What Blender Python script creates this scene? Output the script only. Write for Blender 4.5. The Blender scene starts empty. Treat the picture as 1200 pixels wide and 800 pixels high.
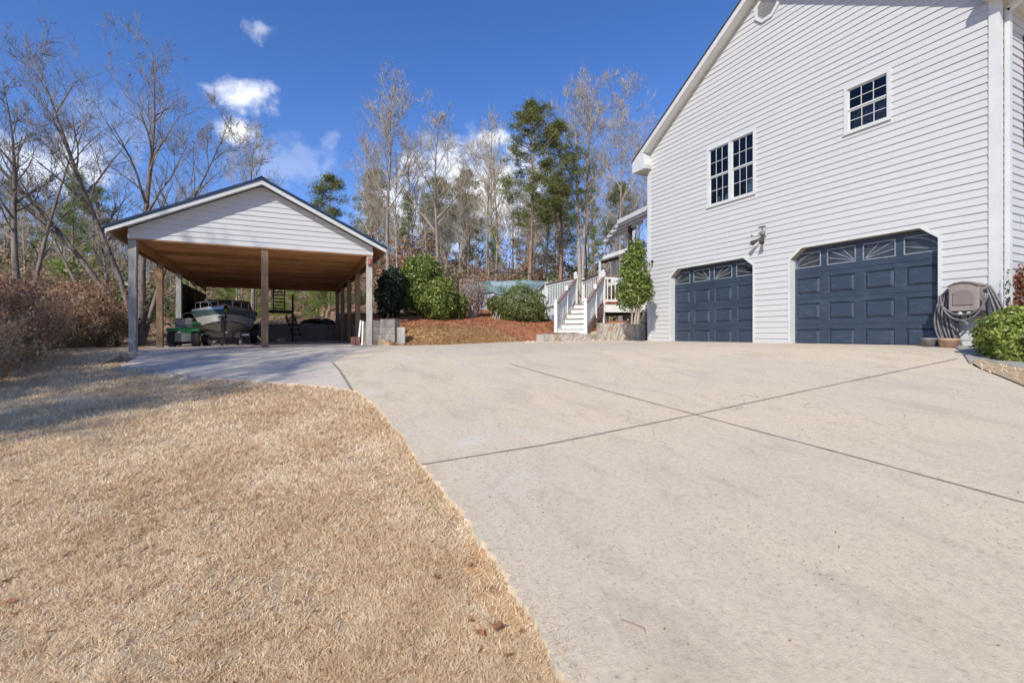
import bpy, bmesh, math, random
import numpy as np
from mathutils import Vector, Matrix

# ------------------------------------------------------------------ basics
sc = bpy.context.scene
COL = sc.collection
E = 1.5                                   # eye height (z of the camera)
F = 545.0; CX = 600.0; HY = 392.0         # focal length in photo pixels, principal column, horizon row
TH = math.radians(25.5)
cT, sT = math.cos(TH), math.sin(TH)
ORG = {}

def cam2w(xc, zc): return (xc*cT + zc*sT, -xc*sT + zc*cT)
def at(px, Z, py=None):
    xc = (px-CX)/F*Z
    X, Y = cam2w(xc, Z)
    return (X, Y) if py is None else (X, Y, E+(HY-py)/F*Z)

def sstep(a, b, x):
    t = np.clip((x-a)/(b-a), 0, 1); return t*t*(3-2*t)

# ------------------------------------------------------------------ terrain
def base_h(X, Y):                         # relative to the eye
    X = np.asarray(X, float); Y = np.asarray(Y, float)
    ax = np.where(X > 0, .095*X, .035*X)
    P = -1.5 + .09*Y + ax
    L = -.37 + .012*np.maximum(X, -6) + .025*np.maximum(0, Y-11)*sstep(3, 7, X)*(Y < 20)
    k = .045
    m = np.minimum(P, L)
    return m - k*np.log(np.exp(-(P-m)/k)+np.exp(-(L-m)/k)) + .01
EDGE = [(2.30, 12.45), (3.7, 11.98), (6.0, 12.45), (7.15, 12.65)]
def edge_y(X):
    return np.interp(X, [e[0] for e in EDGE], [e[1] for e in EDGE])
def wall_y(X):                            # front retaining wall by the stairs
    return 12.30 - .155*(np.asarray(X, float)-6.9)
def terr(X, Y):
    X = np.asarray(X, float); Y = np.asarray(Y, float)
    b = base_h(X, Y)
    s = Y - edge_y(X)
    rise = .55*sstep(0.02, 1.35, s) + .125*np.clip(s-1.2, 0, 4) + .045*np.clip(s-5.2, 0, 30)
    bed = b + rise
    # zone behind the stair wall
    zr = np.interp(X, [6.9, 8.4, 10.0, 30], [0.0, .03, .42, .45]) + .03*np.clip(Y-13, 0, 20)
    shf = np.clip((Y-12.9)*1.1, 0, 1.7)
    inR = sstep(6.9+shf, 7.5+shf, X)
    bed2 = np.where(Y > wall_y(X)+.12, zr, b)
    bedm = bed*(1-inR) + bed2*inR
    h = np.where((X > 2.24), np.where(s > 0, bedm, np.where((X > 6.9) & (Y > wall_y(X)+.12), bed2, b)), b)
    # behind the carport
    back = (Y > 23.75) & (X <= 2.24)
    bk = -.4 + .85*sstep(-3.4, -1.2, X) + .035*np.clip(Y-23.75, 0, 60)
    h = np.where(back, bk, h)
    # far land rises gently everywhere behind
    d = np.sqrt(X*X+Y*Y)
    h = h + .035*np.clip(Y-26, 0, 60)*(1) + .03*np.clip(-X-12, 0, 40)*sstep(0, 14, Y)
    # left of the carport slab, a little natural unevenness
    n = .05*np.sin(X*.9+1.3)*np.cos(Y*.7) + .03*np.sin(X*2.1)*np.sin(Y*1.7+.5)
    h = h + n*sstep(-3.6, -6.5, X)
    h = h + n*2*sstep(24.5, 30, Y)
    return h + E
def tz(x, y): return float(terr(x, y))
def G(px, py):                            # photo pixel -> point on the lower ground
    xc = (px-CX)/F; d = (py-HY)/F
    lo = None; Z = .8; prev = None
    while Z < 60:
        X, Y = cam2w(xc*Z, Z)
        v = -d*Z - float(base_h(X, Y))
        if v <= 0:
            a, b = Z-.1, Z
            for _ in range(20):
                m = (a+b)/2; X, Y = cam2w(xc*m, m)
                if -d*m - float(base_h(X, Y)) > 0: a = m
                else: b = m
            return (X, Y)
        Z += .1
    return (X, Y)

# ------------------------------------------------------------------ materials
def new_mat(name):
    m = bpy.data.materials.new(name); m.use_nodes = True
    nt = m.node_tree
    return m, nt, nt.nodes['Principled BSDF']
def N(nt, t, **kw):
    n = nt.nodes.new(t)
    for k, v in kw.items(): setattr(n, k, v)
    return n
def ramp(nt, fac, cols, interp='LINEAR'):
    r = N(nt, 'ShaderNodeValToRGB'); r.color_ramp.interpolation = interp
    el = r.color_ramp.elements
    while len(el) < len(cols): el.new(.5)
    for e, (p, c) in zip(el, cols):
        e.position = p; e.color = (*c, 1) if len(c) == 3 else c
    nt.links.new(fac, r.inputs['Fac']); return r.outputs['Color']
def noise(nt, vec, scale, detail=4, rough=.6, dist=0):
    n = N(nt, 'ShaderNodeTexNoise'); n.inputs['Scale'].default_value = scale
    n.inputs['Detail'].default_value = detail; n.inputs['Roughness'].default_value = rough
    n.inputs['Distortion'].default_value = dist
    nt.links.new(vec, n.inputs['Vector']); return n.outputs['Fac']
def mapping(nt, scale=(1,1,1), coord='Object'):
    tc = N(nt, 'ShaderNodeTexCoord'); mp = N(nt, 'ShaderNodeMapping')
    mp.inputs['Scale'].default_value = scale
    nt.links.new(tc.outputs[coord], mp.inputs['Vector']); return mp.outputs['Vector']
def mixc(nt, fac, a, b, mode='MIX'):
    m = N(nt, 'ShaderNodeMix', data_type='RGBA', blend_type=mode)
    for s, v in ((m.inputs[0], fac), (m.inputs[6], a), (m.inputs[7], b)):
        if isinstance(v, (int, float)): s.default_value = v
        elif isinstance(v, tuple): s.default_value = (*v, 1)
        else: nt.links.new(v, s)
    return m.outputs[2]
def bump(nt, p, h, strength, dist=.01):
    b = N(nt, 'ShaderNodeBump'); b.inputs['Strength'].default_value = strength
    b.inputs['Distance'].default_value = dist
    nt.links.new(h, b.inputs['Height']); nt.links.new(b.outputs[0], p.inputs['Normal'])
def M_basic(name, c1, c2=None, scale=6, rough=.7, bmp=.2, stretch=(1,1,1), metal=0, c3=None, bd=.005, detail=5, lo=.35, hi=.65):
    m, nt, p = new_mat(name)
    p.inputs['Roughness'].default_value = rough; p.inputs['Metallic'].default_value = metal
    c2 = c2 or tuple(v*.8 for v in c1)
    v = mapping(nt, stretch)
    n = noise(nt, v, scale, detail)
    stops = [(lo, c1), (hi, c2)]
    if c3: stops = [(lo, c1), ((lo+hi)/2, c2), (hi, c3)]
    nt.links.new(ramp(nt, n, stops), p.inputs['Base Color'])
    if bmp:
        n2 = noise(nt, v, scale*5, 6)
        bump(nt, p, n2, bmp, bd)
    return m
def M_leaf(name, c1, c2, rough=.5, trans=.25, scale=9, hue=None):
    m, nt, p = new_mat(name)
    v = mapping(nt)
    n = noise(nt, v, scale, 3, .7)
    wn = N(nt, 'ShaderNodeTexWhiteNoise'); g = N(nt, 'ShaderNodeNewGeometry')
    nt.links.new(g.outputs['Random Per Island'], wn.inputs['Vector'])
    mm = N(nt, 'ShaderNodeMath', operation='MULTIPLY_ADD'); mm.inputs[1].default_value = .55; mm.inputs[2].default_value = -.27
    nt.links.new(g.outputs['Random Per Island'], mm.inputs[0])
    ad = N(nt, 'ShaderNodeMath', operation='ADD'); nt.links.new(n, ad.inputs[0]); nt.links.new(mm.outputs[0], ad.inputs[1])
    st = [(.25, c1), (.75, c2)] if hue is None else [(.2, c1), (.6, c2), (.85, hue)]
    col = ramp(nt, ad.outputs[0], st)
    nt.links.new(col, p.inputs['Base Color']); p.inputs['Roughness'].default_value = rough
    t = N(nt, 'ShaderNodeBsdfTranslucent'); nt.links.new(col, t.inputs['Color'])
    mx = N(nt, 'ShaderNodeMixShader'); mx.inputs[0].default_value = trans
    out = nt.nodes['Material Output']
    nt.links.new(p.outputs[0], mx.inputs[1]); nt.links.new(t.outputs[0], mx.inputs[2]); nt.links.new(mx.outputs[0], out.inputs[0])
    return m

def M_concrete(name, base, grey, warm, spot=True):
    m, nt, p = new_mat(name)
    v = mapping(nt)
    big = noise(nt, v, .35, 5, .6, .4)
    mid = noise(nt, mapping(nt, (1.6, .5, 1)), 2.2, 7, .7, .6)
    fine = noise(nt, v, 30, 8, .85)
    col = ramp(nt, big, [(.3, warm), (.5, base), (.68, grey)])
    c2 = ramp(nt, mid, [(.25, (.72,.715,.71)), (.48, (1,1,1)), (.75, (1.10,1.08,1.05))])
    col = mixc(nt, .8, col, c2, 'MULTIPLY')
    c3 = ramp(nt, fine, [(.34, (.60,.57,.54)), (.46, (.98,.98,.98)), (.64, (1.20,1.19,1.17))])
    col = mixc(nt, .75, col, c3, 'MULTIPLY')
    if spot:
        vo = N(nt, 'ShaderNodeTexVoronoi'); vo.inputs['Scale'].default_value = 34
        nt.links.new(v, vo.inputs['Vector'])
        sm = ramp(nt, vo.outputs['Distance'], [(.14, (1,1,1)), (.26, (0,0,0))])
        pm = noise(nt, v, .9, 4, .65)
        pr = ramp(nt, pm, [(.44, (.10,.10,.10)), (.62, (1,1,1))])
        sel = N(nt, 'ShaderNodeMath', operation='GREATER_THAN'); sel.inputs[1].default_value = .55
        sp = N(nt, 'ShaderNodeSeparateColor'); nt.links.new(vo.outputs['Color'], sp.inputs[0]); nt.links.new(sp.outputs[0], sel.inputs[0])
        f1 = mixc(nt, 1., sm, pr, 'MULTIPLY'); f2 = mixc(nt, 1., f1, sel.outputs[0], 'MULTIPLY')
        spx = N(nt, 'ShaderNodeSeparateColor'); nt.links.new(f2, spx.inputs[0])
        pale = N(nt, 'ShaderNodeSeparateColor'); nt.links.new(ramp(nt, noise(nt, v, .8, 6, .7), [(.58, (0,0,0)), (.72, (.5,.5,.5))]), pale.inputs[0])
        col = mixc(nt, pale.outputs[0], col, (.66,.63,.58))
        vo2 = N(nt, 'ShaderNodeTexVoronoi', feature='DISTANCE_TO_EDGE'); vo2.inputs['Scale'].default_value = .33
        wv = N(nt, 'ShaderNodeVectorMath', operation='ADD'); nz = N(nt, 'ShaderNodeTexNoise'); nz.inputs['Scale'].default_value = 1.6; nz.inputs['Detail'].default_value = 7
        nt.links.new(v, nz.inputs['Vector']); nt.links.new(v, wv.inputs[0]); nt.links.new(nz.outputs['Color'], wv.inputs[1]); nt.links.new(wv.outputs[0], vo2.inputs['Vector'])
        ck = N(nt, 'ShaderNodeSeparateColor'); nt.links.new(ramp(nt, vo2.outputs['Distance'], [(.0, (.45,.45,.45)), (.0022, (0,0,0))]), ck.inputs[0])
        cm_ = N(nt, 'ShaderNodeMath', operation='MULTIPLY'); ckm = N(nt, 'ShaderNodeSeparateColor'); nt.links.new(ramp(nt, noise(nt, v, .25, 2), [(.5, (0,0,0)), (.56, (1,1,1))]), ckm.inputs[0])
        nt.links.new(ck.outputs[0], cm_.inputs[0]); nt.links.new(ckm.outputs[0], cm_.inputs[1])
        col = mixc(nt, cm_.outputs[0], col, (.25,.21,.17))
        col = mixc(nt, spx.outputs[0], col, (.16,.15,.15))
    nt.links.new(col, p.inputs['Base Color']); p.inputs['Roughness'].default_value = .85
    hh = noise(nt, v, 90, 5, .8)
    bump(nt, p, hh, .6, .010)
    return m

def M_siding(name, c):
    m, nt, p = new_mat(name)
    v = mapping(nt, (.3, .3, 6))
    n = noise(nt, v, 1.5, 4)
    n2 = noise(nt, mapping(nt), .5, 3)
    col = ramp(nt, n, [(.3, tuple(x*.96 for x in c)), (.7, c)])
    col = mixc(nt, .5, col, ramp(nt, n2, [(.3, (.94,.94,.95)), (.7, (1,1,1))]), 'MULTIPLY')
    nt.links.new(col, p.inputs['Base Color']); p.inputs['Roughness'].default_value = .5
    bump(nt, p, noise(nt, mapping(nt, (1, 1, 12)), 14, 4), .12, .002)
    return m
def M_wood(name, dark, light, grain=(1,1,14), rough=.8, knots=False):
    m, nt, p = new_mat(name)
    v = mapping(nt, grain)
    n = noise(nt, v, 3.0, 8, .65, 1.2)
    col = ramp(nt, n, [(.3, dark), (.7, light)])
    col = mixc(nt, .6, col, ramp(nt, noise(nt, mapping(nt), 1.3, 4), [(.3, (.6,.58,.55)), (.7, (1.1,1.1,1.1))]), 'MULTIPLY')
    nt.links.new(col, p.inputs['Base Color']); p.inputs['Roughness'].default_value = rough
    bump(nt, p, n, .35, .004)
    return m
def M_block(name, c1, c2, mortar, sc=(1,1,1), bw=.4, bh=.19, swap=False):
    m, nt, p = new_mat(name)
    tc = N(nt, 'ShaderNodeTexCoord'); sx = N(nt, 'ShaderNodeSeparateXYZ'); cx = N(nt, 'ShaderNodeCombineXYZ')
    nt.links.new(tc.outputs['Object'], sx.inputs[0])
    ad = N(nt, 'ShaderNodeMath', operation='ADD'); nt.links.new(sx.outputs[0], ad.inputs[0]); nt.links.new(sx.outputs[1], ad.inputs[1])
    nt.links.new(ad.outputs[0], cx.inputs[0]); nt.links.new(sx.outputs[2], cx.inputs[1])
    b = N(nt, 'ShaderNodeTexBrick'); nt.links.new(cx.outputs[0], b.inputs['Vector'])
    b.inputs['Scale'].default_value = 1; b.inputs['Brick Width'].default_value = bw; b.inputs['Row Height'].default_value = bh
    b.inputs['Mortar Size'].default_value = .006; b.inputs['Color1'].default_value = (*c1,1); b.inputs['Color2'].default_value = (*c2,1); b.inputs['Mortar'].default_value = (*mortar,1)
    n = noise(nt, tc.outputs['Object'], 7, 7, .7)
    col = mixc(nt, .85, b.outputs['Color'], ramp(nt, n, [(.3, (.55,.5,.45)), (.65, (1.15,1.15,1.15))]), 'MULTIPLY')
    nt.links.new(col, p.inputs['Base Color']); p.inputs['Roughness'].default_value = .9
    bump(nt, p, noise(nt, tc.outputs['Object'], 30, 5), .6, .01)
    return m

MT = {}
MT['concrete'] = M_concrete('concrete', (.61,.515,.372), (.56,.48,.36), (.65,.535,.365))
MT['slab'] = M_concrete('slab_concrete', (.57,.50,.40), (.51,.46,.385), (.60,.51,.385), False)
MT['curb'] = M_concrete('curb_concrete', (.36,.34,.30), (.30,.29,.27), (.40,.36,.30), False)
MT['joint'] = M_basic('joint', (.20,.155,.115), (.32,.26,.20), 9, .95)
MT['siding'] = M_siding('siding_vinyl', (.565,.565,.54))
MT['white'] = M_basic('white_trim', (.62,.635,.60), (.56,.575,.54), 3, .45, .05)
MT['soffit'] = M_basic('soffit', (.74,.73,.70), (.68,.67,.64), 4, .6, .1)
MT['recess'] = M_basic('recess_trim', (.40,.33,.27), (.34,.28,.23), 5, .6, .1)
MT['roofdark'] = M_basic('shingles', (.045,.045,.05), (.09,.085,.085), 18, .9, .6)
MT['metalroof'] = M_basic('metal_roof', (.016,.032,.065), (.025,.05,.09), 2, .35, .05, metal=.3)
MT['ceilwood'] = M_wood('ceiling_boards', (.40,.16,.045), (.84,.45,.18), (.25, 7, 1))
MT['beamwood'] = M_wood('beam_wood', (.22,.10,.042), (.44,.24,.11), (.4, 6, 6))
MT['postwood'] = M_wood('post_wood', (.19,.115,.06), (.38,.25,.14), (7,7,.6))
MT['postold'] = M_wood('post_weathered', (.20,.19,.165), (.46,.45,.42), (7,7,.6))
MT['postwhite'] = M_wood('post_pale', (.34,.30,.23), (.62,.60,.53), (6,6,.5))
MT['deckwhite'] = M_basic('deck_white', (.74,.75,.70), (.64,.65,.60), 3, .5, .08)
MT['deckrail'] = M_wood('deck_cap', (.20,.13,.10), (.34,.24,.19), (3,3,3))
MT['deckfloor'] = M_wood('deck_floor', (.20,.15,.12), (.32,.26,.21), (6,1,1))
MT['block'] = M_block('block_wall', (.31,.285,.24), (.24,.22,.19), (.16,.14,.12))
MT['stonewall'] = M_basic('rough_stone', (.27,.235,.19), (.44,.40,.33), 3.2, .95, .9, c3=(.33,.25,.17), bd=.03)
MT['mulch'] = M_basic('mulch_red', (.20,.065,.025), (.46,.19,.085), 22, .95, 1., c3=(.30,.12,.06), bd=.03, lo=.3, hi=.7)
MT['mulch_bit'] = M_leaf('mulch_bits', (.24,.08,.032), (.58,.27,.13), .9, .05, 20)
MT['bank'] = M_basic('straw_bank', (.42,.22,.085), (.46,.29,.13), 5, .95, .8, c3=(.36,.17,.06), bd=.02)
MT['black'] = M_basic('black_plastic', (.012,.012,.013), (.03,.03,.03), 6, .5, .1)
MT['rubber'] = M_basic('rubber', (.018,.018,.018), (.04,.038,.036), 12, .85, .3)
MT['chrome'] = M_basic('galvanised', (.42,.43,.44), (.55,.56,.57), 9, .35, .1, metal=.8)
MT['green'] = M_basic('mower_green', (.012,.12,.03), (.018,.16,.04), 3, .3, .02)
MT['yellow'] = M_basic('yellow_paint', (.65,.45,.03), (.75,.52,.05), 3, .4, .02)
MT['seatgrey'] = M_basic('seat_grey', (.16,.16,.15), (.26,.26,.24), 8, .6, .1)
MT['hull'] = M_basic('boat_hull', (.44,.425,.38), (.56,.54,.49), 2.5, .3, .02)
MT['teal'] = M_basic('boat_teal', (.045,.085,.09), (.09,.14,.145), 3, .3, .02)
MT['boatglass'] = M_basic('boat_glass', (.03,.033,.036), (.055,.06,.062), 3, .12, 0)
MT['tarp'] = M_basic('dark_screen', (.012,.012,.014), (.022,.024,.028), 5, .8, .4, stretch=(1,6,.5))
MT['pole'] = M_basic('dark_frame', (.03,.025,.022), (.06,.05,.04), 8, .8, .2)
MT['reel'] = M_basic('reel_taupe', (.25,.215,.185), (.30,.26,.225), 6, .55, .1)
MT['reel2'] = M_basic('reel_panel', (.19,.16,.14), (.225,.19,.165), 6, .55, .1)
MT['hose'] = M_basic('hose_grey', (.12,.115,.115), (.19,.185,.185), 14, .5, .1)
MT['hoseblue'] = M_basic('hose_blue', (.03,.045,.075), (.05,.07,.11), 9, .5, .1)
MT['pot'] = M_basic('pot_clay', (.42,.27,.17), (.50,.35,.24), 9, .9, .3)
MT['potgrey'] = M_basic('pot_grey', (.16,.155,.15), (.23,.22,.21), 9, .9, .3)
MT['soil'] = M_basic('soil', (.05,.035,.02), (.10,.07,.05), 20, 1, .5)
MT['shutter'] = M_basic('shutter_plum', (.035,.022,.045), (.05,.033,.06), 5, .5, .1)
MT['copper'] = M_basic('pinkish_fixture', (.35,.10,.08), (.4,.14,.10), 8, .5, .1)
MT['brick'] = M_basic('red_brick', (.16,.07,.05), (.25,.12,.08), 12, .9, .4)
MT['orange'] = M_basic('orange_plastic', (.70,.14,.04), (.75,.18,.06), 4, .5, .05)
MT['vase'] = M_basic('vase_celadon', (.50,.70,.62), (.62,.80,.72), 5, .3, .05)
MT['room'] = M_basic('room_dark', (.05,.05,.055), (.07,.07,.07), 2, .9, 0)
MT['curtain'] = M_basic('curtain_lace', (.05,.05,.055), (.30,.28,.30), 26, .9, .1)
MT['covert'] = M_basic('pool_cover', (.03,.09,.08), (.22,.30,.31), 3.2, .5, .4, c3=(.07,.15,.14), bd=.05)
MT['poolwall'] = M_basic('pool_wall', (.46,.45,.44), (.14,.15,.19), 3, .6, .1, stretch=(2,2,.4))
MT['lensglass'] = M_basic('lamp_lens', (.45,.44,.40), (.6,.6,.56), 7, .2, .05)
MT['rock'] = M_basic('pale_rock', (.52,.42,.27), (.66,.56,.40), 8, .9, .5)
MT['bark'] = M_basic('bark_grey', (.15,.12,.095), (.33,.275,.225), 7, .95, .8, stretch=(1,1,.25), bd=.02)
MT['barkdark'] = M_basic('bark_dark', (.10,.08,.065), (.28,.23,.185), 7, .95, .8, stretch=(1,1,.25), bd=.02)
MT['twigdark'] = M_basic('twigs_dark', (.15,.13,.10), (.34,.30,.24), 2, .95, 0)
MT['barkpale'] = M_basic('bark_pale', (.27,.22,.175), (.46,.39,.32), 7, .95, .6, stretch=(1,1,.25), bd=.02)
MT['twig'] = M_basic('twigs', (.24,.20,.14), (.46,.40,.29), 2, .95, 0)
MT['twigred'] = M_basic('twigs_warm', (.26,.14,.085), (.40,.26,.17), 2, .95, 0)
MT['barkpine'] = M_basic('bark_pine', (.16,.095,.06), (.33,.22,.155), 6, .95, .8, stretch=(1,1,.3), bd=.02)
MT['needle'] = M_leaf('pine_needles', (.065,.085,.018), (.21,.235,.055), .6, .35, 2.2, (.34,.30,.09))
MT['needlelt'] = M_leaf('pine_needles_light', (.10,.18,.03), (.27,.38,.07), .6, .45, 2.5, (.42,.46,.12))
MT['shrubgreen'] = M_leaf('shrub_leaves', (.055,.10,.02), (.23,.30,.055), .4, .35, 7, (.42,.44,.12))
MT['shrubdark'] = M_leaf('shrub_leaves_dark', (.010,.020,.008), (.028,.05,.018), .4, .1, 7)
MT['shrubolive'] = M_leaf('azalea_leaves', (.07,.11,.03), (.20,.245,.065), .45, .3, 9, (.27,.26,.10))
MT['boxwood'] = M_leaf('boxwood_leaves', (.09,.15,.025), (.32,.38,.07), .4, .35, 9, (.52,.54,.16))
MT['redleaf'] = M_leaf('nandina_leaves', (.20,.03,.02), (.36,.16,.07), .45, .3, 12, (.10,.15,.05))
MT['brownleaf'] = M_leaf('brown_leaves', (.22,.09,.045), (.44,.24,.125), .8, .35, 3, (.58,.40,.25))
MT['tanleaf'] = M_leaf('tan_leaves', (.26,.17,.09), (.48,.34,.21), .8, .35, 3, (.24,.24,.09))
MT['orangeleaf'] = M_leaf('russet_leaves', (.22,.095,.035), (.46,.22,.10), .8, .3, 6, (.50,.32,.17))
MT['paletwig'] = M_leaf('dry_blossoms', (.30,.22,.17), (.52,.41,.32), .9, .3, 6)
MT['grassblade'] = M_leaf('dormant_grass', (.65,.475,.28), (.89,.72,.475), .8, .35, 1.2, (.96,.86,.66))

MT['wornsoil'] = M_basic('worn_soil', (.42,.24,.09), (.54,.35,.17), 9, .95, .6, c3=(.35,.18,.07), bd=.01)
MT['bankblade'] = M_leaf('bank_grass', (.34,.18,.07), (.54,.34,.16), .85, .2, 2.5, (.40,.30,.13))
# siding glass
def M_glass(name, tint):
    m, nt, p = new_mat(name)
    out = nt.nodes['Material Output']
    t = N(nt, 'ShaderNodeBsdfTransparent'); t.inputs[0].default_value = (*tint, 1)
    g = N(nt, 'ShaderNodeBsdfGlossy'); g.inputs['Roughness'].default_value = .03; g.inputs['Color'].default_value = (.9,.95,1,1)
    fr = N(nt, 'ShaderNodeFresnel'); fr.inputs[0].default_value = 1.5
    mx = N(nt, 'ShaderNodeMixShader'); nt.links.new(fr.outputs[0], mx.inputs[0])
    nt.links.new(t.outputs[0], mx.inputs[1]); nt.links.new(g.outputs[0], mx.inputs[2]); nt.links.new(mx.outputs[0], out.inputs[0])
    return m
MT['glass'] = M_glass('window_glass', (.72,.78,.80))

# garage door paint (weathered blue)
def M_door():
    m, nt, p = new_mat('door_blue')
    v = mapping(nt)
    n = noise(nt, v, 1.6, 5); s = noise(nt, mapping(nt, (1, 1.2, 3.0)), 3.4, 8, .75, .8)
    col = ramp(nt, n, [(.3, (.027,.043,.066)), (.7, (.037,.056,.084))])
    sc_ = ramp(nt, s, [(.52, (0,0,0)), (.74, (1,1,1))])
    sp = N(nt, 'ShaderNodeSeparateColor'); nt.links.new(sc_, sp.inputs[0])
    mm = N(nt, 'ShaderNodeMath', operation='MULTIPLY'); mm.inputs[1].default_value = .22; nt.links.new(sp.outputs[0], mm.inputs[0])
    col = mixc(nt, mm.outputs[0], col, (.22,.26,.31))
    nt.links.new(col, p.inputs['Base Color']); p.inputs['Roughness'].default_value = .42
    bump(nt, p, s, .1, .003)
    return m
MT['door'] = M_door()

# ground
def M_ground():
    m, nt, p = new_mat('ground_mix')
    v = mapping(nt)
    n1 = noise(nt, v, .6, 5); n2 = noise(nt, v, 26, 5, .8); n3 = noise(nt, v, 4, 5, .7)
    straw = ramp(nt, n3, [(.3, (.47,.335,.19)), (.7, (.62,.47,.295))])
    straw = mixc(nt, .7, straw, ramp(nt, n2, [(.3, (.55,.50,.44)), (.6, (1.1,1.1,1.1))]), 'MULTIPLY')
    litter = ramp(nt, noise(nt, v, 11, 8, .8), [(.28, (.13,.07,.04)), (.45, (.32,.185,.105)), (.6, (.46,.28,.17)), (.75, (.52,.37,.25))])
    # woods start left of x=-6.5 (beyond y>9) and behind the carport
    sx = N(nt, 'ShaderNodeSeparateXYZ'); nt.links.new(v, sx.inputs[0])
    def mr(o, a, b):
        r = N(nt, 'ShaderNodeMapRange'); r.inputs[1].default_value = a; r.inputs[2].default_value = b
        nt.links.new(o, r.inputs[0]); return r.outputs[0]
    ns = N(nt, 'ShaderNodeMath', operation='MULTIPLY_ADD'); ns.inputs[1].default_value = 5; ns.inputs[2].default_value = -2.5
    nt.links.new(n1, ns.inputs[0])
    xx = N(nt, 'ShaderNodeMath', operation='ADD'); nt.links.new(sx.outputs[0], xx.inputs[0]); nt.links.new(ns.outputs[0], xx.inputs[1])
    yy = N(nt, 'ShaderNodeMath', operation='ADD'); nt.links.new(sx.outputs[1], yy.inputs[0]); nt.links.new(ns.outputs[0], yy.inputs[1])
    a = mr(xx.outputs[0], -6.0, -8.0); b = mr(yy.outputs[0], 13, 16)
    mx = N(nt, 'ShaderNodeMath', operation='MAXIMUM'); nt.links.new(a, mx.inputs[0]); nt.links.new(b, mx.inputs[1])
    col = mixc(nt, mx.outputs[0], straw, litter)
    nt.links.new(col, p.inputs['Base Color']); p.inputs['Roughness'].default_value = .95
    bump(nt, p, n2, .9, .03)
    return m
MT['ground'] = M_ground()

# ------------------------------------------------------------------ mesh builder
class MB:
    def __init__(s): s.v = []; s.f = []
    def add(s, vs, fs):
        o = len(s.v); s.v += [tuple(v) for v in vs]; s.f += [tuple(i+o for i in f) for f in fs]
    def box(s, x0, x1, y0, y1, z0, z1):
        s.add([(x0,y0,z0),(x1,y0,z0),(x1,y1,z0),(x0,y1,z0),(x0,y0,z1),(x1,y0,z1),(x1,y1,z1),(x0,y1,z1)],
              [(0,3,2,1),(4,5,6,7),(0,1,5,4),(1,2,6,5),(2,3,7,6),(3,0,4,7)])
    def obox(s, p0, p1, w, h, up=(0,0,1)):       # bar from p0 to p1, w across, h along up
        p0 = Vector(p0); p1 = Vector(p1); d = (p1-p0).normalized(); u = Vector(up)
        r = d.cross(u)
        if r.length < 1e-4: r = d.cross(Vector((1,0,0)))
        r.normalize(); u = r.cross(d).normalized()
        r *= w/2; u *= h/2
        s.add([p0-r-u, p0+r-u, p0+r+u, p0-r+u, p1-r-u, p1+r-u, p1+r+u, p1-r+u],
              [(0,1,2,3),(7,6,5,4),(0,4,5,1),(1,5,6,2),(2,6,7,3),(3,7,4,0)])
    def prism(s, pts, ext):                       # closed polygon (3D pts) extruded by ext
        n = len(pts); e = Vector(ext)
        s.add([Vector(p) for p in pts]+[Vector(p)+e for p in pts],
              [tuple(range(n))[::-1], tuple(range(n, 2*n))]+[(i, (i+1) % n, n+(i+1) % n, n+i) for i in range(n)])
    def tube(s, pts, rads, n=6, cap=True):
        P = [Vector(p) for p in pts]
        if isinstance(rads, (int, float)): rads = [rads]*len(P)
        o = len(s.v); prev = None
        for i, p in enumerate(P):
            d = (P[min(i+1, len(P)-1)]-P[max(i-1, 0)])
            if d.length < 1e-9: d = Vector((0,0,1))
            d.normalize()
            if prev is None:
                a = d.orthogonal().normalized()
            else:
                a = prev - d*prev.dot(d)
                a = a.normalized() if a.length > 1e-6 else d.orthogonal().normalized()
            prev = a; b = d.cross(a)
            for k in range(n):
                t = 2*math.pi*k/n
                s.v.append(tuple(p + (a*math.cos(t)+b*math.sin(t))*rads[i]))
        for i in range(len(P)-1):
            for k in range(n):
                s.f.append((o+i*n+k, o+i*n+(k+1) % n, o+(i+1)*n+(k+1) % n, o+(i+1)*n+k))
        if cap:
            s.f.append(tuple(o+k for k in range(n))[::-1]); s.f.append(tuple(o+(len(P)-1)*n+k for k in range(n)))
    def lathe(s, c, prof, n=20, axis='z'):
        o = len(s.v)
        for r, h in prof:
            for k in range(n):
                t = 2*math.pi*k/n
                q = (r*math.cos(t), r*math.sin(t), h)
                if axis == 'x': q = (h, r*math.cos(t), r*math.sin(t))
                if axis == 'y': q = (r*math.sin(t), h, r*math.cos(t))
                s.v.append((c[0]+q[0], c[1]+q[1], c[2]+q[2]))
        for i in range(len(prof)-1):
            for k in range(n):
                s.f.append((o+i*n+k, o+i*n+(k+1) % n, o+(i+1)*n+(k+1) % n, o+(i+1)*n+k))
        s.f.append(tuple(o+k for k in range(n))[::-1]); s.f.append(tuple(o+(len(prof)-1)*n+k for k in range(n)))
    def build(s, name, mat, parent=None, smooth=False, bevel=0):
        org = ORG.get(parent.name, (0,0,0)) if parent else (0,0,0)
        me = bpy.data.meshes.new(name)
        me.from_pydata([(a-org[0], b-org[1], c-org[2]) for a, b, c in s.v], [], s.f)
        me.materials.append(mat)
        if smooth: me.shade_smooth()
        me.update()
        o = bpy.data.objects.new(name, me); COL.objects.link(o)
        if parent: o.parent = parent; ORG[o.name] = org
        else: ORG[o.name] = (0,0,0)
        if bevel:
            b = o.modifiers.new('bevel', 'BEVEL'); b.width = bevel; b.segments = 2; b.limit_method = 'ANGLE'
        return o

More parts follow.
